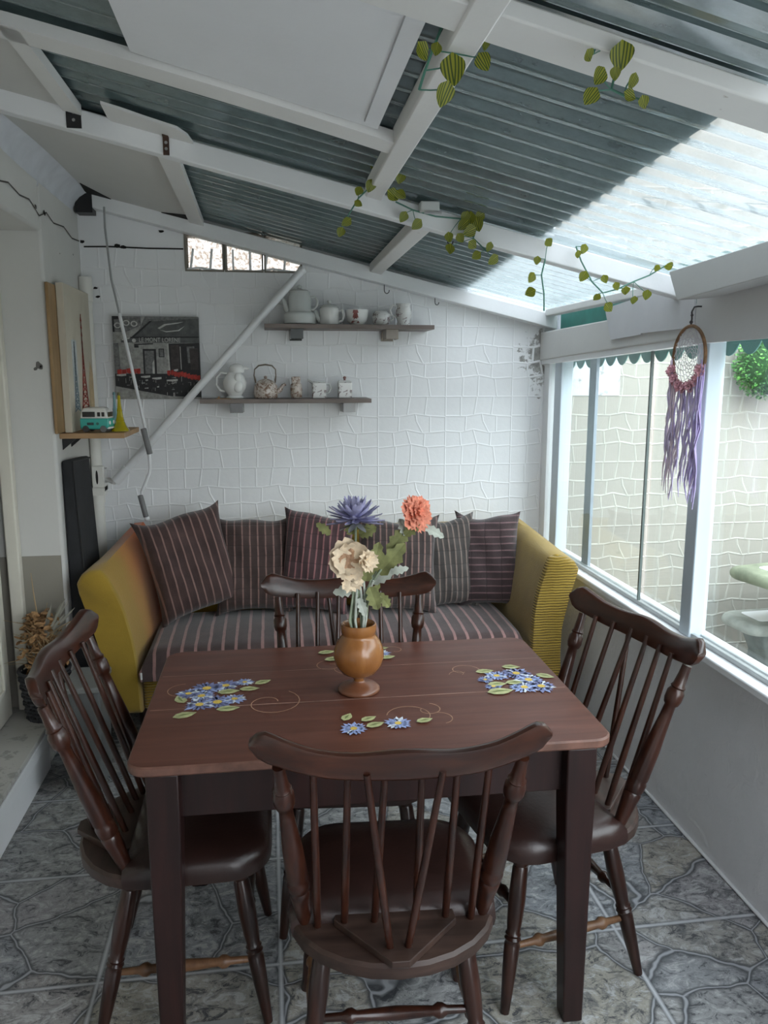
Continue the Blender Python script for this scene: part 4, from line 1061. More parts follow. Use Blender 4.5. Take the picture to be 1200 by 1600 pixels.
# lower shelf: bird-shaped jug
t = thing('bird_jug', 'white bird-shaped jug at the left end of the lower shelf', 'jug', (-.160, YS, Z2))
build('body', MB().lathe([(.040,0),(.043,.004),(.034,.014),(.040,.024),(.054,.050),(.057,.078),(.046,.104),(.034,.118),(.033,.124)], 30), M['ceramic'], t, smooth=60)
build('head', MB().lathe([(.033,.122),(.035,.130),(.036,.146),(.030,.158),(.012,.165),(.001,.166)], 24, (.012,0,0)), M['ceramic'], t, smooth=60)
build('beak', MB().turned((.044,0,.146), (.072,0,.142), [(0,.011),(1,.002)], 8), M['ceramic'], t)
build('handle', MB().tube([(-.036,0,.118),(-.064,0,.124),(-.086,0,.100),(-.088,0,.065),(-.070,0,.038),(-.046,0,.034)], .0065, 9), M['ceramic'], t)
wg = MB()
for k in (0,1): wg.ball((.018,-.048,.058+.040*k), .026-.006*k, 14, 8, .9, .45, 1.15)
build('wing', wg, M['ceramic'], t, smooth=60)
o = build('shelf_chip', MB().box((-.245,3.812,Z2), (-.175,3.822,Z2+.003)).box((-.236,3.812,Z2+.003),(-.228,3.82,Z2+.012)), M['pine']); tag(o, 'thin pale wood sliver on the front edge of the lower shelf', 'wood sliver')
# speckled teapot with wire handle
t = thing('teapot', 'brown speckled teapot with a tall wire handle on the lower shelf', 'teapot', (-.012, YS, Z2))
build('body', MB().lathe([(.052,0),(.057,.006),(.060,.030),(.055,.060),(.045,.076),(.036,.080)], 30), M['speckle'], t, smooth=60)
build('lid', MB().lathe([(.040,.079),(.036,.084),(.014,.092),(.006,.094),(.009,.102),(.006,.107),(.001,.108)], 22), M['speckle'], t, smooth=60)
build('spout', MB().tube([(.054,0,.030),(.070,0,.042),(.082,0,.062),(.096,0,.068)], [.014,.011,.008,.007], 9), M['speckle'], t)
h_ = [(-.048,0,.074),(-.050,0,.090),(-.055,0,.110),(-.052,0,.138),(-.032,0,.156),(0,0,.161),(.032,0,.156),(.048,0,.138),(.049,0,.108),(.046,0,.088),(.046,0,.074)]
build('handle', MB().tube(h_, [.003,.005,.003,.003,.004,.0042,.004,.003,.003,.005,.003], 8), plain('dark_cane_handle', (.16,.13,.10), .6), t)
# shaker
t = thing('shaker', 'tall speckled shaker with a square top on the lower shelf', 'shaker', (.135, YS, Z2))
build('body', MB().lathe([(.022,0),(.027,.006),(.029,.040),(.027,.066),(.022,.072)], 20), M['speckle'], t, smooth=60)
build('top', MB().box((-.023,-.02,.072), (.020,.02,.104)), M['speckle'], t, bevel=.005)
# square creamer
t = thing('creamer', 'square floral creamer jug with spout and grey handle', 'jug', (.246, YS, Z2))
build('body', MB().box((-.034,-.032,0), (.034,.032,.076)), M['print_grey'], t, bevel=.005, seg=3)
build('rim', MB().box((-.026,-.026,.076), (.026,.026,.082)), M['ceramic_g'], t, bevel=.002)
build('spout', MB().prism([(-.030,-.012,.070),(-.058,0,.086),(-.030,.012,.070),(-.026,.0,.060)], (0,0,.010)), M['ceramic_g'], t)
build('handle', MB().tube([(.032,0,.066),(.050,0,.068),(.057,0,.048),(.048,0,.026),(.032,0,.022)], .005, 8), M['ceramic_g'], t)
# square jar
t = thing('jar', 'square floral lidded jar at the right end of the lower shelf', 'jar', (.372, YS, Z2))
build('body', MB().box((-.034,-.032,0), (.034,.032,.078)), M['print_grey'], t, bevel=.006, seg=3)
build('lid', MB().loft([[(-.034,-.032,.078),(.034,-.032,.078),(.034,.032,.078),(-.034,.032,.078)],[(-.026,-.024,.086),(.026,-.024,.086),(.026,.024,.086),(-.026,.024,.086)]]), M['ceramic'], t)
build('knob', MB().lathe([(.006,.086),(.005,.092),(.009,.098),(.007,.104),(.001,.106)], 14), plain('red_brown_knob', (.22,.11,.10), .4), t, smooth=60)
# ------------------------------------------------------------------ cafe picture on the wall
def text_polys(txt, size, M4):
    cu_ = bpy.data.curves.new('lettering', 'FONT'); cu_.body = txt; cu_.size = size; cu_.align_x = 'CENTER'; cu_.resolution_u = 3
    ob = bpy.data.objects.new('lettering', cu_); col.objects.link(ob)
    bpy.context.view_layer.update()
    me = ob.evaluated_get(bpy.context.evaluated_depsgraph_get()).to_mesh()
    vs_ = [M4 @ v.co for v in me.vertices]; fs = [tuple(p.vertices) for p in me.polygons]
    ob.to_mesh_clear(); bpy.data.objects.remove(ob); bpy.data.curves.remove(cu_)
    return vs_, fs
pt = thing('canvas_picture', 'black and white cafe terrace picture with red chairs on the back wall', 'picture', (-.526, 3.985, 1.675), 0)
W2, H2 = .200, .195
build('canvas', MB().box((-W2,-.008,-H2), (W2,.022,H2)), plain('canvas_edge', (.20,.20,.20), .8), pt, bevel=.002)
pr = MB(); PYs = [-.0085]
def pp(*pts):   # picture coordinates 0..1000 right / down
    PYs[0] -= .00003
    pr.face([((x/1000-.5)*2*W2, PYs[0], (.5-y/1000)*2*H2) for x, y in pts])
PM = [plain('print_wall_grey', (.30,.30,.285), .6, 0, .3, 60), plain('print_dark', (.018,.018,.020), .6, 0, .3, 60), plain('print_awning_grey', (.085,.09,.09), .6, 0, .3, 40),
      plain('print_red', (.40,.035,.025), .6, 0, .4, 60), plain('print_pale', (.46,.46,.44), .6, 0, .2, 60), plain('print_mid', (.15,.15,.15), .6, 0, .45, 80), plain('print_brown_dark', (.045,.035,.035), .6, 0, .4, 60)]
pr.mat(0); pp((0,0),(1000,0),(1000,1000),(0,1000))
pr.mat(5); pp((0,0),(330,0),(330,110),(150,190),(0,190)); pp((380,0),(1000,0),(1000,250),(260,250))
pr.mat(1); pp((0,0),(120,0),(120,30),(20,40),(25,190),(0,190))
for cx_, cy_ in ((60,110),(160,80),(250,90)):
    pr.mat(4); pp(*[(cx_+42*math.cos(a), cy_+36*math.sin(a)) for a in [q*PI/5 for q in range(10)]])
    pr.mat(5); pp(*[(cx_+26*math.cos(a), cy_+22*math.sin(a)) for a in [q*PI/5 for q in range(10)]])
pr.mat(2); pp((440,60),(1000,20),(1000,250),(220,250))
pr.mat(1); pp((430,55),(460,55),(230,262),(195,262)); pp((200,245),(1000,235),(1000,252),(200,262))
pr.mat(2); pp((190,262),(1000,252),(1000,315),(190,315)); pp((90,275),(200,262),(190,315),(90,315))
pr.mat(4); pp(*[(240+24*math.cos(a), 290+24*math.sin(a)) for a in [q*PI/5 for q in range(10)]]); pp((100,272),(190,255),(190,270),(100,290))
for pts in (((520,140),(600,90),(760,70),(830,60),(760,82),(620,105),(545,150)), ((540,160),(620,175),(760,160),(840,110),(770,172),(620,188))): pp(*pts)
pr.mat(1); pp((640,325),(1000,315),(1000,700),(640,690)); pp((335,390),(490,390),(490,700),(465,700),(465,412),(355,412),(355,690),(335,690)); pp((240,330),(460,320),(460,335),(240,345)); pp((240,345),(290,345),(290,375),(240,375)); pp((520,385),(585,385),(585,490),(520,490))
pr.mat(5); pp((355,412),(465,412),(465,690),(355,690)); pp((530,395),(575,395),(575,480),(530,480)); pp((0,320),(60,320),(70,700),(0,700)); pp((850,360),(940,355),(950,560),(860,560))
pr.mat(6); pp((660,345),(760,340),(760,690),(660,680)); pp((880,380),(985,380),(985,640),(890,640))
pr.mat(4); pp((440,560),(465,520),(465,690),(440,690)); pp((620,325),(636,325),(650,700),(630,700)); pp((770,360),(778,360),(782,640),(774,640))
pr.mat(1); pp((0,690),(1000,690),(1000,980),(640,965),(300,900),(0,840))
rr_ = random.Random(3)
for k in range(70):
    x, y = rr_.uniform(10,980), rr_.uniform(720,940)
    if y > 850+.12*x: continue
    w, h = rr_.uniform(6,50), rr_.uniform(4,14)
    if k % 2: w, h = h*.6, w*1.2
    pr.mat(rr_.choice([0,4,5,5])); pp((x,y),(x+w,y-4),(x+w,y+h),(x,y+h))
pr.mat(3)
for a, b in (((30,640),(300,630)), ((610,650),(800,680)), ((800,680),(1000,730))):
    for k in range(5):
        q = k/5; x = a[0]+(b[0]-a[0])*q; y = a[1]+(b[1]-a[1])*q+rr_.uniform(-8,8); w = (b[0]-a[0])/5*.95
        pp((x,y),(x+w,y-6),(x+w,y+52),(x+w*.6,y+62),(x,y+48))
pr.mat(4)
for x, y, w in ((300,720,110),(430,740,110),(600,765,130),(20,700,110),(690,640,50)):
    pp((x,y),(x+w,y-10),(x+w,y+14),(x+w*.5,y+22),(x,y+14))
pr.mat(0); pp((0,845),(300,905),(640,970),(1000,985),(1000,1000),(0,1000))
PYs[0] -= .0002
vs_, fs = text_polys('LE MONT LORENE', .0295, Matrix.Translation((.016, PYs[0], (.5-.307)*2*H2)) @ Matrix.Rotation(PI/2, 4, 'X') @ Matrix.Scale(.80, 4, (1,0,0)))
pr.mat(4).add(vs_, fs)
build('print', pr, PM, pt, smooth=0)

# ------------------------------------------------------------------ small shelf on the left wall
t = thing('wall_shelf', 'small pine shelf on the left wall holding the toy van', 'shelf', (-.73, 3.6, 1.345))
build('board', MB().box((XL+.001,3.415,1.335), (-.600,3.80,1.357)), M['pine'], t, world=True, bevel=.002)
for y in (3.455, 3.60):
    build('bracket', MB().prism([(XL+.001,y,1.335),(-.80,y,1.335),(XL+.001,y,1.285)], (0,.012,0)), M['black_metal'], t, world=True, smooth=0)
ZS = 1.3575
o = build('wooden_board', MB().box((-.858,3.345,1.36), (-.846,3.50,1.955)), M['pine_v'], bevel=.002)
tag(o, 'brown wooden board upright against the left wall behind the pale canvas', 'board')
t = thing('canvas_picture', 'narrow pale canvas with a red lattice tower standing on the small shelf', 'picture', (-.83, 3.7, ZS))
build('canvas', MB().box((-.845,3.455,ZS), (-.815,3.915,1.965)), plain('pale_canvas', (.58,.53,.43), .8, 0, .05, 8), t, world=True, bevel=.002)
pr2 = MB(); xq = -.8146
def tower(yc, zb, zt_, wb, wt, m, n=12):
    pr2.mat(m)
    wz = lambda q: wb*(1-q)**2.2+wt
    for k in range(n):
        q0, q1 = k/n, (k+1)/n; a, b = wz(q0)/2, wz(q1)/2; z0, z1 = zb+(zt_-zb)*q0, zb+(zt_-zb)*q1
        for s in (-1, 1): pr2.face([(xq, yc+s*a, z0), (xq, yc+s*(a-wb*.10-.002), z0), (xq, yc+s*(b-wb*.10*(1-q1)-.002), z1), (xq, yc+s*b, z1)])
        pr2.strip([(xq,yc-a,z0),(xq,yc+b,z1)], .004+wb*.02, (1,0,0)); pr2.strip([(xq,yc+a,z0),(xq,yc-b,z1)], .004+wb*.02, (1,0,0))
        pr2.face([(xq,yc-b,z1-.004),(xq,yc+b,z1-.004),(xq,yc+b,z1),(xq,yc-b,z1)])
pr2.mat(2); pr2.face([(xq+.0,3.53,1.45),(xq,3.62,1.45),(xq,3.62,1.74),(xq,3.57,1.745),(xq,3.53,1.74)]); xq = -.8142
tower(3.575, 1.44, 1.735, .085, .016, 1)
tower(3.73, 1.36, 1.86, .205, .008, 0, 16)
pr2.mat(3); pr2.face([(xq,3.80,1.36),(xq,3.912,1.36),(xq,3.912,1.60),(xq,3.86,1.66),(xq,3.82,1.56)])
build('print', pr2, [plain('tower_red',(.50,.10,.075),.7,0,.2), plain('tower_blue',(.17,.24,.28),.7,0,.4,60), plain('tower_haze',(.50,.53,.53),.7,0,.15,40), plain('sand_wash',(.56,.42,.25),.7,0,.15,30)], t, world=True, smooth=0)
# toy camper van, side towards the room's front
t = thing('toy_van', 'small turquoise and white toy camper van on the pine shelf', 'toy', (-.722, 3.500, ZS), D_(-8))
bw, bd_ = .060, .040
def sect(z, gx0, gx1, gy): return [(-bw+gx0,-bd_+gy,z),(bw-gx1,-bd_+gy,z),(bw-gx1,bd_-gy,z),(-bw+gx0,bd_-gy,z)]   # outline at height z
build('lower_body', MB().loft([sect(.012,.006,.004,.004), sect(.018,.001,0,0), sect(.052,0,0,0), sect(.058,.001,.002,.001)]), plain('turquoise_paint', (.055,.42,.36), .25, 0, .05), t, bevel=.004, seg=3)
build('upper_body', MB().loft([sect(.058,.001,.002,.001), sect(.088,.007,.012,.005), sect(.100,.013,.020,.010), sect(.104,.025,.032,.02)]), plain('white_toy_paint', (.76,.75,.71), .25, 0, .04), t, bevel=.004, seg=3)
wn_ = MB().box((-.048,-.041,.064), (.004,-.0355,.086))
for k in range(3): wn_.box((.0545,-.027+k*.020,.064), (.0575,-.013+k*.020,.084))
for k in range(2): wn_.box((.014+k*.018,-.0395,.066), (.026+k*.018,-.036,.084))
build('window', wn_, plain('toy_window_dark', (.02,.018,.018), .2), t, bevel=.001)
build('number_plate', MB().box((-.030,-.0415,.030), (-.002,-.0395,.041)), plain('toy_plate_dark', (.025,.05,.05), .5), t, bevel=.001)
build('emblem', MB().tube([(.014,-.0400,.036),(.014,-.0412,.036)], .006, 14), plain('toy_emblem_dark', (.03,.14,.12), .4), t)
for x in (-.037, .037):
    for y in (-.034, .034):
        build('wheel', MB().tube([(x,y-.006,.0145),(x,y+.006,.0145)], .0140, 16).tube([(x,y-.0066,.0145),(x,y-.006,.0145)], .008, 12), plain('toy_tyre', (.05,.05,.05), .6) if x < 0 else M['grey_plastic'], t)
build('bumper', MB().box((.052,-.040,.014), (.064,.040,.022)), M['ceramic'], t, bevel=.003)
for y in (-.024, .024): build('headlight', MB().tube([(.059,y,.040),(.063,y,.040)], .008, 12), M['ceramic'], t, bevel=.001)
# tower-shaped bottles
def tower_bottle(lab, x, y, h, w, m, cap):
    t = thing('tower_bottle', lab, 'bottle', (x, y, ZS))
    rings = []
    for q, ww in [(0,1),(.03,1.0),(.10,.80),(.18,.62),(.28,.46),(.30,.50),(.33,.42),(.55,.28),(.58,.32),(.61,.25),(.85,.17),(.93,.16),(1,.13)]:
        a = w*ww/2; z = h*q
        rings.append([(a*c, a*s, z) for c, s in ((1,.55),(.55,1),(-.55,1),(-1,.55),(-1,-.55),(-.55,-1),(.55,-1),(1,-.55))])
    build('body', MB().loft(rings), m, t, smooth=40)
    build('cap', MB().lathe([(.006,h),(.007,h+.004),(.005,h+.012),(.001,h+.013)], 10), cap, t)
yg = NT('yellow_glass'); yg.set((.60,.50,.015), .10, Coat_Weight=.5, Transmission_Weight=.45, IOR=1.3)
tower_bottle('yellow tower-shaped glass bottle on the pine shelf', -.634, 3.53, .152, .070, yg.m, plain('olive_cap', (.10,.09,.02), .4))
tower_bottle('pale teal tower-shaped bottle behind the toy van', -.685, 3.70, .150, .060, plain('pale_teal_glass', (.25,.42,.45), .2), plain('teal_cap', (.15,.28,.30), .4))

# tall black padded case leaning by the wall strip
t = thing('padded_case', 'tall black fabric case standing against the left wall beside the sofa', 'case', (-.81, 3.56, 0))
build('body', MB().hexa([(-.855,3.40,.0),(-.765,3.40,.0),(-.765,3.73,.0),(-.855,3.73,.0),(-.858,3.405,1.245),(-.812,3.405,1.25),(-.812,3.72,1.235),(-.858,3.72,1.23)]), M['black_fabric'], t, world=True, bevel=.012, seg=3)
build('seam_piping', MB().tube([(-.765,3.40,.02),(-.812,3.405,1.24),(-.812,3.72,1.225)], .004, 6), plain('black_piping', (.012,.012,.013), .7), t, world=True)

# wicker basket with a dried plant, on the doorstep
BX, BY, BZ = -.940, 3.25, .1995
t = thing('wicker_basket', 'dark round wicker basket on the end of the white doorstep', 'basket', (BX, BY, BZ))
rb = lambda z: .075+.022*z/.2
build('lining', MB().lathe([(rb(0)-.006,.003),(rb(.2)-.006,.195),(rb(.2)-.010,.195),(rb(0)-.012,.010),(.001,.010)], 24), plain('basket_lining', (.014,.014,.016), .9), t)
build('base', MB().lathe([(rb(0)+.002,0),(rb(0)+.002,.008),(.001,.008)], 24), M['wicker'], t)
wv = MB()
for k in range(11):
    z = .012+.0175*k; pts = []
    for q in range(49):
        a = 2*PI*q/48; pts.append((( rb(z)+.004*math.cos(a*12+PI*(k % 2)))*math.cos(a), (rb(z)+.004*math.cos(a*12+PI*(k % 2)))*math.sin(a), z))
    wv.tube(pts, .0062, 6, False)
for q in range(24):
    a = 2*PI*q/24; wv.tube([(rb(0)*math.cos(a), rb(0)*math.sin(a), .0), (rb(.2)*math.cos(a), rb(.2)*math.sin(a), .205)], .0035, 5)
build('weave', wv, M['wicker'], t)
rim_ = MB(); rim_.tube([((rb(.2)+.001)*math.cos(2*PI*q/30), (rb(.2)+.001)*math.sin(2*PI*q/30), .206) for q in range(31)], .0075, 7, False)
build('rim', rim_, M['wicker'], t)
t = thing('dried_plant', 'bushy brown dried plant in the dark wicker basket', 'dried plant', (BX, BY, BZ+.19))
rp = random.Random(11)
bush = MB()
for k in range(620):
    a = rp.uniform(0, 2*PI); r = rp.uniform(0, .105); z = rp.uniform(-.01, .25); r *= 1-.40*abs(z-.10)/.14; r *= .80 if math.sin(a) > .3 else 1
    p = Vector((r*math.cos(a), r*math.sin(a), z)); d = Vector((rp.gauss(0,1), rp.gauss(0,1), rp.gauss(.1,.8)))
    petal(bush, p, d, (rp.gauss(0,1), rp.gauss(0,1), 1), rp.uniform(.016,.040), rp.uniform(.008,.020), .3, 3, .3, rp.uniform(-.4,.4))
build('leaves', bush, M['dry_plant'], t, smooth=60)
tw = MB()
for k in range(46):
    a = rp.uniform(0, 2*PI); e_ = rp.uniform(-.1, 1.1); L = rp.uniform(.06, .17)
    p = Vector((rp.uniform(-.05,.05), rp.uniform(-.05,.05), rp.uniform(.02,.16))); d = Vector((math.cos(a)*math.cos(e_), min(.25, math.sin(a)*math.cos(e_)-.25), math.sin(e_)))
    tw.tube([p, p+d*L*.5+Vector((0,0,.01)), p+d*L], [.0016,.0014,.0008], 4)
build('twigs', tw, M['straw'], t)
bl = MB()
for k in range(9):
    p = Vector((rp.uniform(0,.03), rp.uniform(-.02,.02), .15)); d = Vector((rp.uniform(.2,.7), rp.uniform(-.45,.0), rp.uniform(.6,1)))
    petal(bl, p, d, (0,-1,0), rp.uniform(.12,.20), .010, .1, 5, .1, -.15)
build('blades', bl, plain('grey_dry_blades', (.30,.29,.24), .8), t)
build('stalk', MB().tube([(-.01,0,.10),(-.012,0,.24),(-.02,.0,.34),(-.024,0,.42)], [.004,.0035,.0022,.001], 6), plain('pale_tan_stalk', (.42,.29,.16), .8), t)

# grey storage bin between the sofa and the doorstep
t = thing('storage_bin', 'dark grey plastic bin with a pale rim standing behind the left chair', 'bin', (-.735, 3.08, 0))
def rr2(w, d, z, r=.02): return [(x, y, z) for x, y, _ in rrect(w, d, r, 0, 4)]
build('body', MB().loft([rr2(.115,.20,0), rr2(.135,.22,.40)]), plain('grey_bin_plastic', (.12,.125,.125), .35, 0, .15), t)
build('rim', MB().loft([rr2(.148,.236,.40), rr2(.148,.236,.422)]), plain('grey_bin_rim', (.20,.205,.20), .35), t, bevel=.004)

# floor drain
t = thing('floor_drain', 'square metal floor drain with slots under the left chair', 'drain', (-.175, 1.69, .0005))
build('plate', MB().box((-.075,-.075,0), (.075,.075,.004)), plain('drain_plate', (.36,.37,.36), .4, .5), t, bevel=.001)
sl = MB()
for k in range(16):
    a = 2*PI*k/16
    c, s = math.cos(a), math.sin(a)
    sl.add([(c*.022-s*.004, s*.022+c*.004, .0044), (c*.022+s*.004, s*.022-c*.004, .0044), (c*.050+s*.006, s*.050-c*.006, .0044), (c*.050-s*.006, s*.050+c*.006, .0044)], [(0,1,2,3)])
build('slots', sl, M['dark_gap'], t, smooth=0)

# ------------------------------------------------------------------ dreamcatcher
DX, DY, DZ, DR = 1.365, 2.455, 1.655, .100
t = thing('dreamcatcher', 'round dreamcatcher with long mauve ribbons hanging by the window', 'dreamcatcher', (DX, DY, DZ))
ring = [(0, DR*math.cos(a), DR*math.sin(a)) for a in [2*PI*q/40 for q in range(41)]]
build('hoop', MB().tube(ring, .0055, 8, False), plain('brown_wrapped_hoop', (.18,.095,.045), .7, 0, .5, 35), t)
wb = MB()
rad = [DR*.97]; off = [0]
for k in range(8):
    n_ = 14; r = DR*.97*(1-k/8.6)
    pts = []
    for q in range(n_+1):
        a = 2*PI*(q+.5*k)/n_
        pts.append((.0005*k, r*math.cos(a), r*math.sin(a)))
        r2 = r*.90; a2 = a+PI/n_
        if q < n_: pts.append((.0005*k, r2*math.cos(a2), r2*math.sin(a2)))
    wb.tube(pts, .0011, 4, False)
    if k < 7:
        r2 = DR*.97*(1-(k+1)/8.6)
        for q in range(n_):
            a = 2*PI*(q+.5*k)/n_+PI/n_
            wb.tube([(0, r*.9*math.cos(a), r*.9*math.sin(a)), (0, r2*math.cos(a), r2*math.sin(a))], .0009, 4, False)
build('web', wb, plain('pale_lilac_thread', (.55,.52,.56), .8), t)
fl = MB()
for k in range(7):
    a = PI*(1.14+.72*k/6); c = Vector((-.008, DR*math.cos(a), DR*math.sin(a)))
    ruffle(c, (-1, random.uniform(-.4,.2), random.uniform(-.2,.3)), [(6,.002,.020,0,.006,.018),(5,.001,.012,.004,.012,.012)], 0, fl)
build('flower_trim', fl, plain('dusty_pink_flowers', (.74,.40,.46), .8, 0, .3, 40), t)
rk = random.Random(5)
mats3 = [plain('mauve_ribbon', (.52,.43,.72), .7, 0, .2, 20), plain('lilac_ribbon', (.72,.63,.82), .7, 0, .2, 20), plain('pale_pink_ribbon', (.80,.66,.74), .7, 0, .2, 20)]
for k in range(38):
    a = PI*(1.02+.96*k/37); y0 = (DR-.002)*math.cos(a); z0 = (DR-.002)*math.sin(a)
    L = rk.uniform(.36, .52)-.08*(k/37)+z0*.8; sw = rk.uniform(-.010,.014)+.012
    pts = [(-.004+rk.uniform(-.008,.008), y0+sw*(q/7)+.0018*math.sin(q*1.3+k), z0-L*q/7) for q in range(8)]
    if k % 9 == 2: pts[-2:] = [(pts[-2][0], pts[-2][1]+.006, pts[-2][2]), (pts[-1][0], pts[-1][1]-.006, pts[-1][2])]
    mb = MB()
    for o_ in (-1, 0, 1): mb.tube([(p[0]+.0015*o_, p[1]+.0034*o_*(1+.12*math.sin(i*2+k)), p[2]+.006*o_) for i, p in enumerate(pts)], [.0022]*7+[.0010], 5)
    build('ribbon', mb, mats3[rk.choice([0,0,1,1,2]) if k > 12 else rk.choice([0,0,0,1])] if k < 32 else mats3[rk.choice([1,2])], t)
build('hanging_loop', MB().tube([(0,0,DR),(.003,.002,DR+.022),(0,0,DR+.045)], .003, 6).ball((0,0,DR+.012), .006, 8, 6).ball((.002,.001,DR+.034), .005, 8, 6), plain('dark_bead_cord', (.05,.04,.045), .6), t)
build('screw_hook', MB().tube([(.0,.0,DR+.045),(.008,0,DR+.060),(.020,0,DR+.062),(.034,0,DR+.062)], .0025, 6), M['black_metal'], t)

# ------------------------------------------------------------------ artificial ivy on the rafters
def ivy_leaf(parent, p, r, rnd):
    n = 10; P_ = []; UV = []
    rows = 9
    for k in range(rows+1):
        v = k/rows
        w = (math.sin(PI*min(1, v**.62))**.75)*(1 if v < .97 else .4)
        for s in (-1, -.5, 0, .5, 1):
            x = s*w*1.02; cup = .24*(x*x)-.10*math.sin(PI*v)
            yy = (v-.5)*2.15 - (.22*abs(s) if k == 0 else 0)
            P_.append((x, yy, cup)); UV.append((x, v))
    F = [(k*5+i, k*5+i+1, k*5+i+6, k*5+i+5) for k in range(rows) for i in range(4)]
    R_ = Euler((rnd.uniform(-.3,.4)+PI/2+.35, rnd.uniform(-.4,.4), rnd.uniform(-.55,.45))).to_matrix().to_4x4() @ Matrix.Rotation(PI+rnd.uniform(-.9,.9), 4, 'Z')
    Tm = Matrix.Translation(Vector(p)) @ R_ @ Matrix.Scale(r*1.0, 4)
    o = build('leaf', MB().add([Tm @ Vector(q) for q in P_], F), M['vine_leaf'], parent, smooth=80, world=True)
    ul = o.data.uv_layers.new(name='UVMap')
    for lp in o.data.loops: ul.data[lp.index].uv = UV[lp.vertex_index]
    return o
VINES={
 'A':([[0.351,1.42,2.216,0.0097],[0.342,1.42,2.181,0.013],[0.324,1.42,2.107,0.0218],[0.308,1.42,2.068,0.0186],[0.271,1.42,2.134,0.0141],[0.294,1.42,2.139,0.0098],[0.379,1.42,2.151,0.0087],[0.377,1.42,2.123,0.0142],[0.434,1.42,2.222,0.0109],[0.455,1.42,2.222,0.0109]],
 [[0.33,1.43,2.232],[0.317,1.43,2.209],[0.306,1.43,2.181],[0.291,1.43,2.144],[0.278,1.43,2.111],[0.268,1.43,2.08]]),
 'B':([[0.504,1.27,2.086,0.01],[0.557,1.27,2.087,0.019],[0.522,1.27,2.057,0.013],[0.509,1.27,2.027,0.0131],[0.577,1.27,2.052,0.0111],[0.575,1.27,2.032,0.0101],[0.598,1.27,2.023,0.0091],[0.548,1.27,2.062,0.009]],
 [[0.525,1.28,2.118],[0.518,1.28,2.095],[0.546,1.28,2.11],[0.556,1.28,2.073],[0.55,1.28,2.045],[0.572,1.28,2.037]]),
 'C':([[0.338,2.42,2.237,0.0243],[0.322,2.42,2.202,0.015],[0.351,2.42,2.192,0.0131],[0.347,2.42,2.165,0.0169],[0.309,2.42,2.141,0.0169],[0.275,2.42,2.126,0.0131],[0.275,2.42,2.092,0.0113],[0.237,2.42,2.039,0.0151],[0.221,2.42,2.01,0.0132],[0.378,2.42,2.118,0.0189],[0.402,2.42,2.121,0.0151],[0.396,2.42,2.271,0.0131],[0.398,2.42,2.165,0.0151]],
 [[0.4,2.43,2.278],[0.352,2.43,2.209],[0.324,2.43,2.156],[0.276,2.43,2.11],[0.247,2.43,2.064],[0.222,2.43,2.019]]),
 'D':([[0.428,2.545,2.081,0.016],[0.47,2.545,2.06,0.0181],[0.645,2.545,2.084,0.0182],[0.619,2.545,2.062,0.0182],[0.64,2.545,2.045,0.0203],[0.668,2.545,2.065,0.0203],[0.672,2.545,2.092,0.0162],[0.626,2.545,2.087,0.0162],[0.613,2.545,2.023,0.0142],[0.653,2.545,2.004,0.0163],[0.58,2.545,1.989,0.0162],[0.576,2.545,2.024,0.0142],[0.664,2.545,1.971,0.0143],[0.706,2.545,1.998,0.0143],[0.719,2.545,1.959,0.0184]],
 [[0.407,2.555,2.13],[0.462,2.555,2.107],[0.534,2.555,2.09],[0.616,2.555,2.085],[0.669,2.555,2.061],[0.659,2.555,2.027],[0.702,2.555,1.989]]),
 'E':([[0.908,2.555,2.018,0.0145],[0.87,2.555,1.961,0.0124],[0.852,2.555,1.907,0.0166],[0.849,2.555,1.862,0.0167]],
 [[0.903,2.565,1.969],[0.892,2.565,1.919],[0.903,2.565,1.858],[0.905,2.565,1.805]]),
 'F':([[1.016,2.53,1.996,0.0145],[0.998,2.53,1.98,0.0124],[1.018,2.53,1.911,0.0166],[1.093,2.53,1.904,0.0125],[1.067,2.53,1.847,0.0126],[1.111,2.53,1.815,0.0168],[1.134,2.53,1.882,0.0126],[1.166,2.53,1.869,0.0147],[1.196,2.53,1.839,0.0127],[1.24,2.53,1.856,0.0148],[1.31,2.53,1.95,0.0148],[1.27,2.53,1.942,0.0105]],
 [[0.996,2.54,2.007],[1.016,2.54,1.962],[1.056,2.54,1.898],[1.095,2.54,1.863],[1.145,2.54,1.876],[1.2,2.54,1.901],[1.254,2.54,1.922],[1.319,2.54,1.96]]),
 }

VLAB = {'A':'ivy strand with two big leaves hanging along the purlin, nearest to the top','B':'clump of large ivy leaves hanging from the front right rafter','C':'ivy strand trailing off the purlin end over the second rafter, pale tip hanging left',
        'D':'dense ivy clump in the middle of the second rafter','E':'short ivy sprig with two dark leaves hanging below the bright roof strip','F':'ivy strand at the right end of the second rafter, reaching the window beam'}
rv = random.Random(21)
for key, (leaves, stem) in VINES.items():
    s0 = Vector(stem[0])
    t = thing('ivy_vine', VLAB[key], 'artificial ivy', s0, group='ivy strands on the rafters')
    build('stem', MB().tube(stem, .0024, 6), M['vine_stem'], t, world=True)
    for lv in leaves:
        p = Vector(lv[:3]); best = min((Vector(q) for q in stem), key=lambda q: (q-p).length)
        build('twig', MB().tube([best, best.lerp(p, .5)+Vector((0,.004,.006)), p+Vector((0,0,lv[3]*.6))], .0013, 5), M['vine_stem'], t, world=True)
        ivy_leaf(t, p+Vector((0,-.006,0)), lv[3]*1.0, rv)

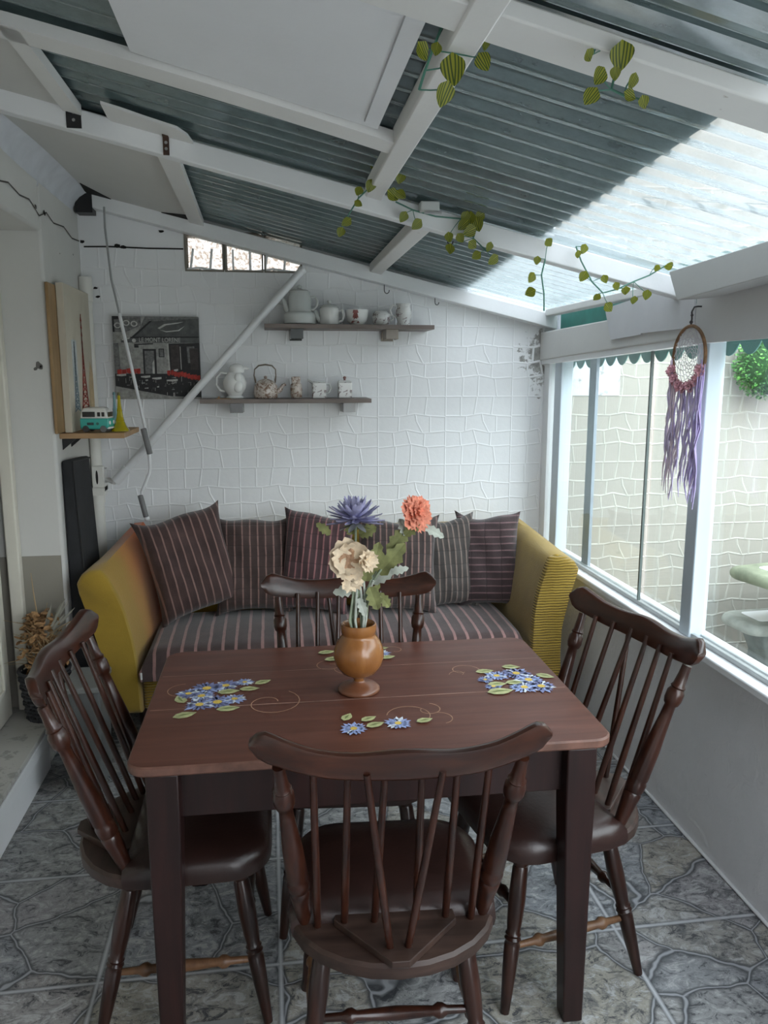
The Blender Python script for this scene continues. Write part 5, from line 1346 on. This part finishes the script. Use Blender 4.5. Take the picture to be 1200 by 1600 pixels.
# ------------------------------------------------------------------ courtyard: concrete table, bench, topiary, house beyond
def slab(cx, cy, z, pts, th, m, mi):
    return None
t = thing('garden_table', 'mossy concrete garden table with pale tile inlay outside the window', 'table', (2.9, 2.75, -.02))
def round_slab(P2, z, th, r=.022):
    """outline list of (x,y); rounded edge"""
    n = len(P2); cx = sum(p[0] for p in P2)/n; cy = sum(p[1] for p in P2)/n
    rings = []
    for k in range(9):
        a = -PI/2+PI*k/8; ins = r*(1-math.cos(a)); zz = z-th/2+th/2*math.sin(a)
        ring = []
        for x, y in P2:
            d = math.hypot(x-cx, y-cy); s = (d-ins*1.6)/d; ring.append((cx+(x-cx)*s, cy+(y-cy)*s, zz))
        rings.append(ring)
    return rings
def rpoly(x0, y0, x1, y1, r, n=5):
    P_ = []
    for cx, cy, a0 in [(x1-r,y1-r,0),(x0+r,y1-r,PI/2),(x0+r,y0+r,PI),(x1-r,y0+r,1.5*PI)]:
        for k in range(n+1):
            a = a0+PI/2*k/n; P_.append((cx+r*math.cos(a), cy+r*math.sin(a)))
    return P_
def turn(P_, c, a): return [(c[0]+(x-c[0])*math.cos(a)-(y-c[1])*math.sin(a), c[1]+(x-c[0])*math.sin(a)+(y-c[1])*math.cos(a)) for x, y in P_]
tc_ = (2.25, 3.56)
A_ = D_(12)
build('top', MB().loft(round_slab(turn(rpoly(2.25,2.1,3.6,3.56,.05), tc_, A_), .655, .062)), M['moss'], t, world=True, smooth=60)
build('tile_inlay', MB().prism([(x,y,.654) for x, y in turn(rpoly(2.36,2.2,3.5,3.47,.03), tc_, A_)], (0,0,.004)), M['concrete_tile'], t, world=True, smooth=0)
build('pedestal', MB().loft([[(x,y,-.02) for x, y in turn(rpoly(2.62,2.55,3.25,3.1,.08), tc_, A_)],[(x,y,.59) for x, y in turn(rpoly(2.70,2.62,3.17,3.04,.08), tc_, A_)]]), M['concrete'], t, world=True)
t = thing('garden_bench', 'low concrete bench with pale tile seat beside the garden table', 'bench', (2.9, 3.65, -.02))
bc = (2.30, 3.70); B_ = D_(4)
build('seat', MB().loft(round_slab(turn(rpoly(2.305,3.42,3.6,3.70,.07), bc, B_), .372, .058)), M['concrete'], t, world=True, smooth=60)
build('tile_inlay', MB().prism([(x,y,.371) for x, y in turn(rpoly(2.41,3.49,3.52,3.65,.02), bc, B_)], (0,0,.004)), M['concrete_tile'], t, world=True, smooth=0)
for x in (2.46, 3.2):
    build('leg', MB().loft([[(a,b,-.02) for a, b in turn(rpoly(x-.01,3.47,x+.19,3.65,.02), bc, B_)],[(a,b,.18) for a, b in turn(rpoly(x,3.48,x+.18,3.64,.02), bc, B_)],[(a,b,.318) for a, b in turn(rpoly(x-.05,3.46,x+.23,3.66,.02), bc, B_)]]), plain('dark_concrete', (.15,.165,.155), .95, 0, .3, 8), t, world=True)
t = thing('topiary_ball', 'round green artificial topiary hanging on the courtyard wall', 'topiary', (2.60, 3.84, 1.645))
lf = MB(); rt = random.Random(9)
for k in range(2600):
    z = rt.uniform(-1,1); a = rt.uniform(0,2*PI); q = math.sqrt(1-z*z)
    d = Vector((q*math.cos(a), q*math.sin(a), z)); p = d*rt.uniform(.142,.182)
    dd = d+Vector((rt.gauss(0,.7), rt.gauss(0,.7), rt.gauss(0,.7))); s_ = dd.orthogonal().normalized(); L = rt.uniform(.012,.024)
    dd.normalize(); lf.mat(rt.choice([0,0,1,2])); lf.add([p, p+dd*L*.5+s_*L*.28, p+dd*L, p+dd*L*.5-s_*L*.28], [(0,1,2,3)])
lf.mat(1).ball((0,0,0), .150, 24, 14)
build('foliage', lf, [plain('topiary_green', (.055,.20,.035), .6, 0, .4, 60), plain('topiary_dark', (.02,.08,.018), .7, 0, .3, 50), plain('topiary_light', (.12,.33,.06), .6, 0, .3, 50)], t, smooth=0)
build('wall_mount', MB().tube([(0,.10,.05),(0,.172,.05)], .012, 8), M['black_metal'], t)
t = thing('apartment_building', 'pale apartment block with teal windows seen blurred through the roof sheets', 'building', (12.5, 18, -.02))
bwx = plain('pale_render', (.72,.71,.66), .9, 0, .05, .6); bwg = plain('teal_window_glass', (.04,.13,.14), .3, 0, .2, .8); bwb = plain('balcony_band', (.55,.60,.60), .7)
build('block', MB().box((8.2,20,-.02), (24,28,15)), bwx, t, world=True)
for r_ in range(12):
    for c_ in range(8):
        x = 8.6+1.9*c_; z = 2.0+1.02*r_
        build('window', MB().box((x,19.93,z), (x+1.05,20.02,z+.50)), bwg, t, world=True, smooth=0)
    if r_ % 3 == 2: build('balcony_band', MB().box((8.2,19.85,1.60+1.02*r_), (24,20.0,1.80+1.02*r_)), bwb, t, world=True, smooth=0)
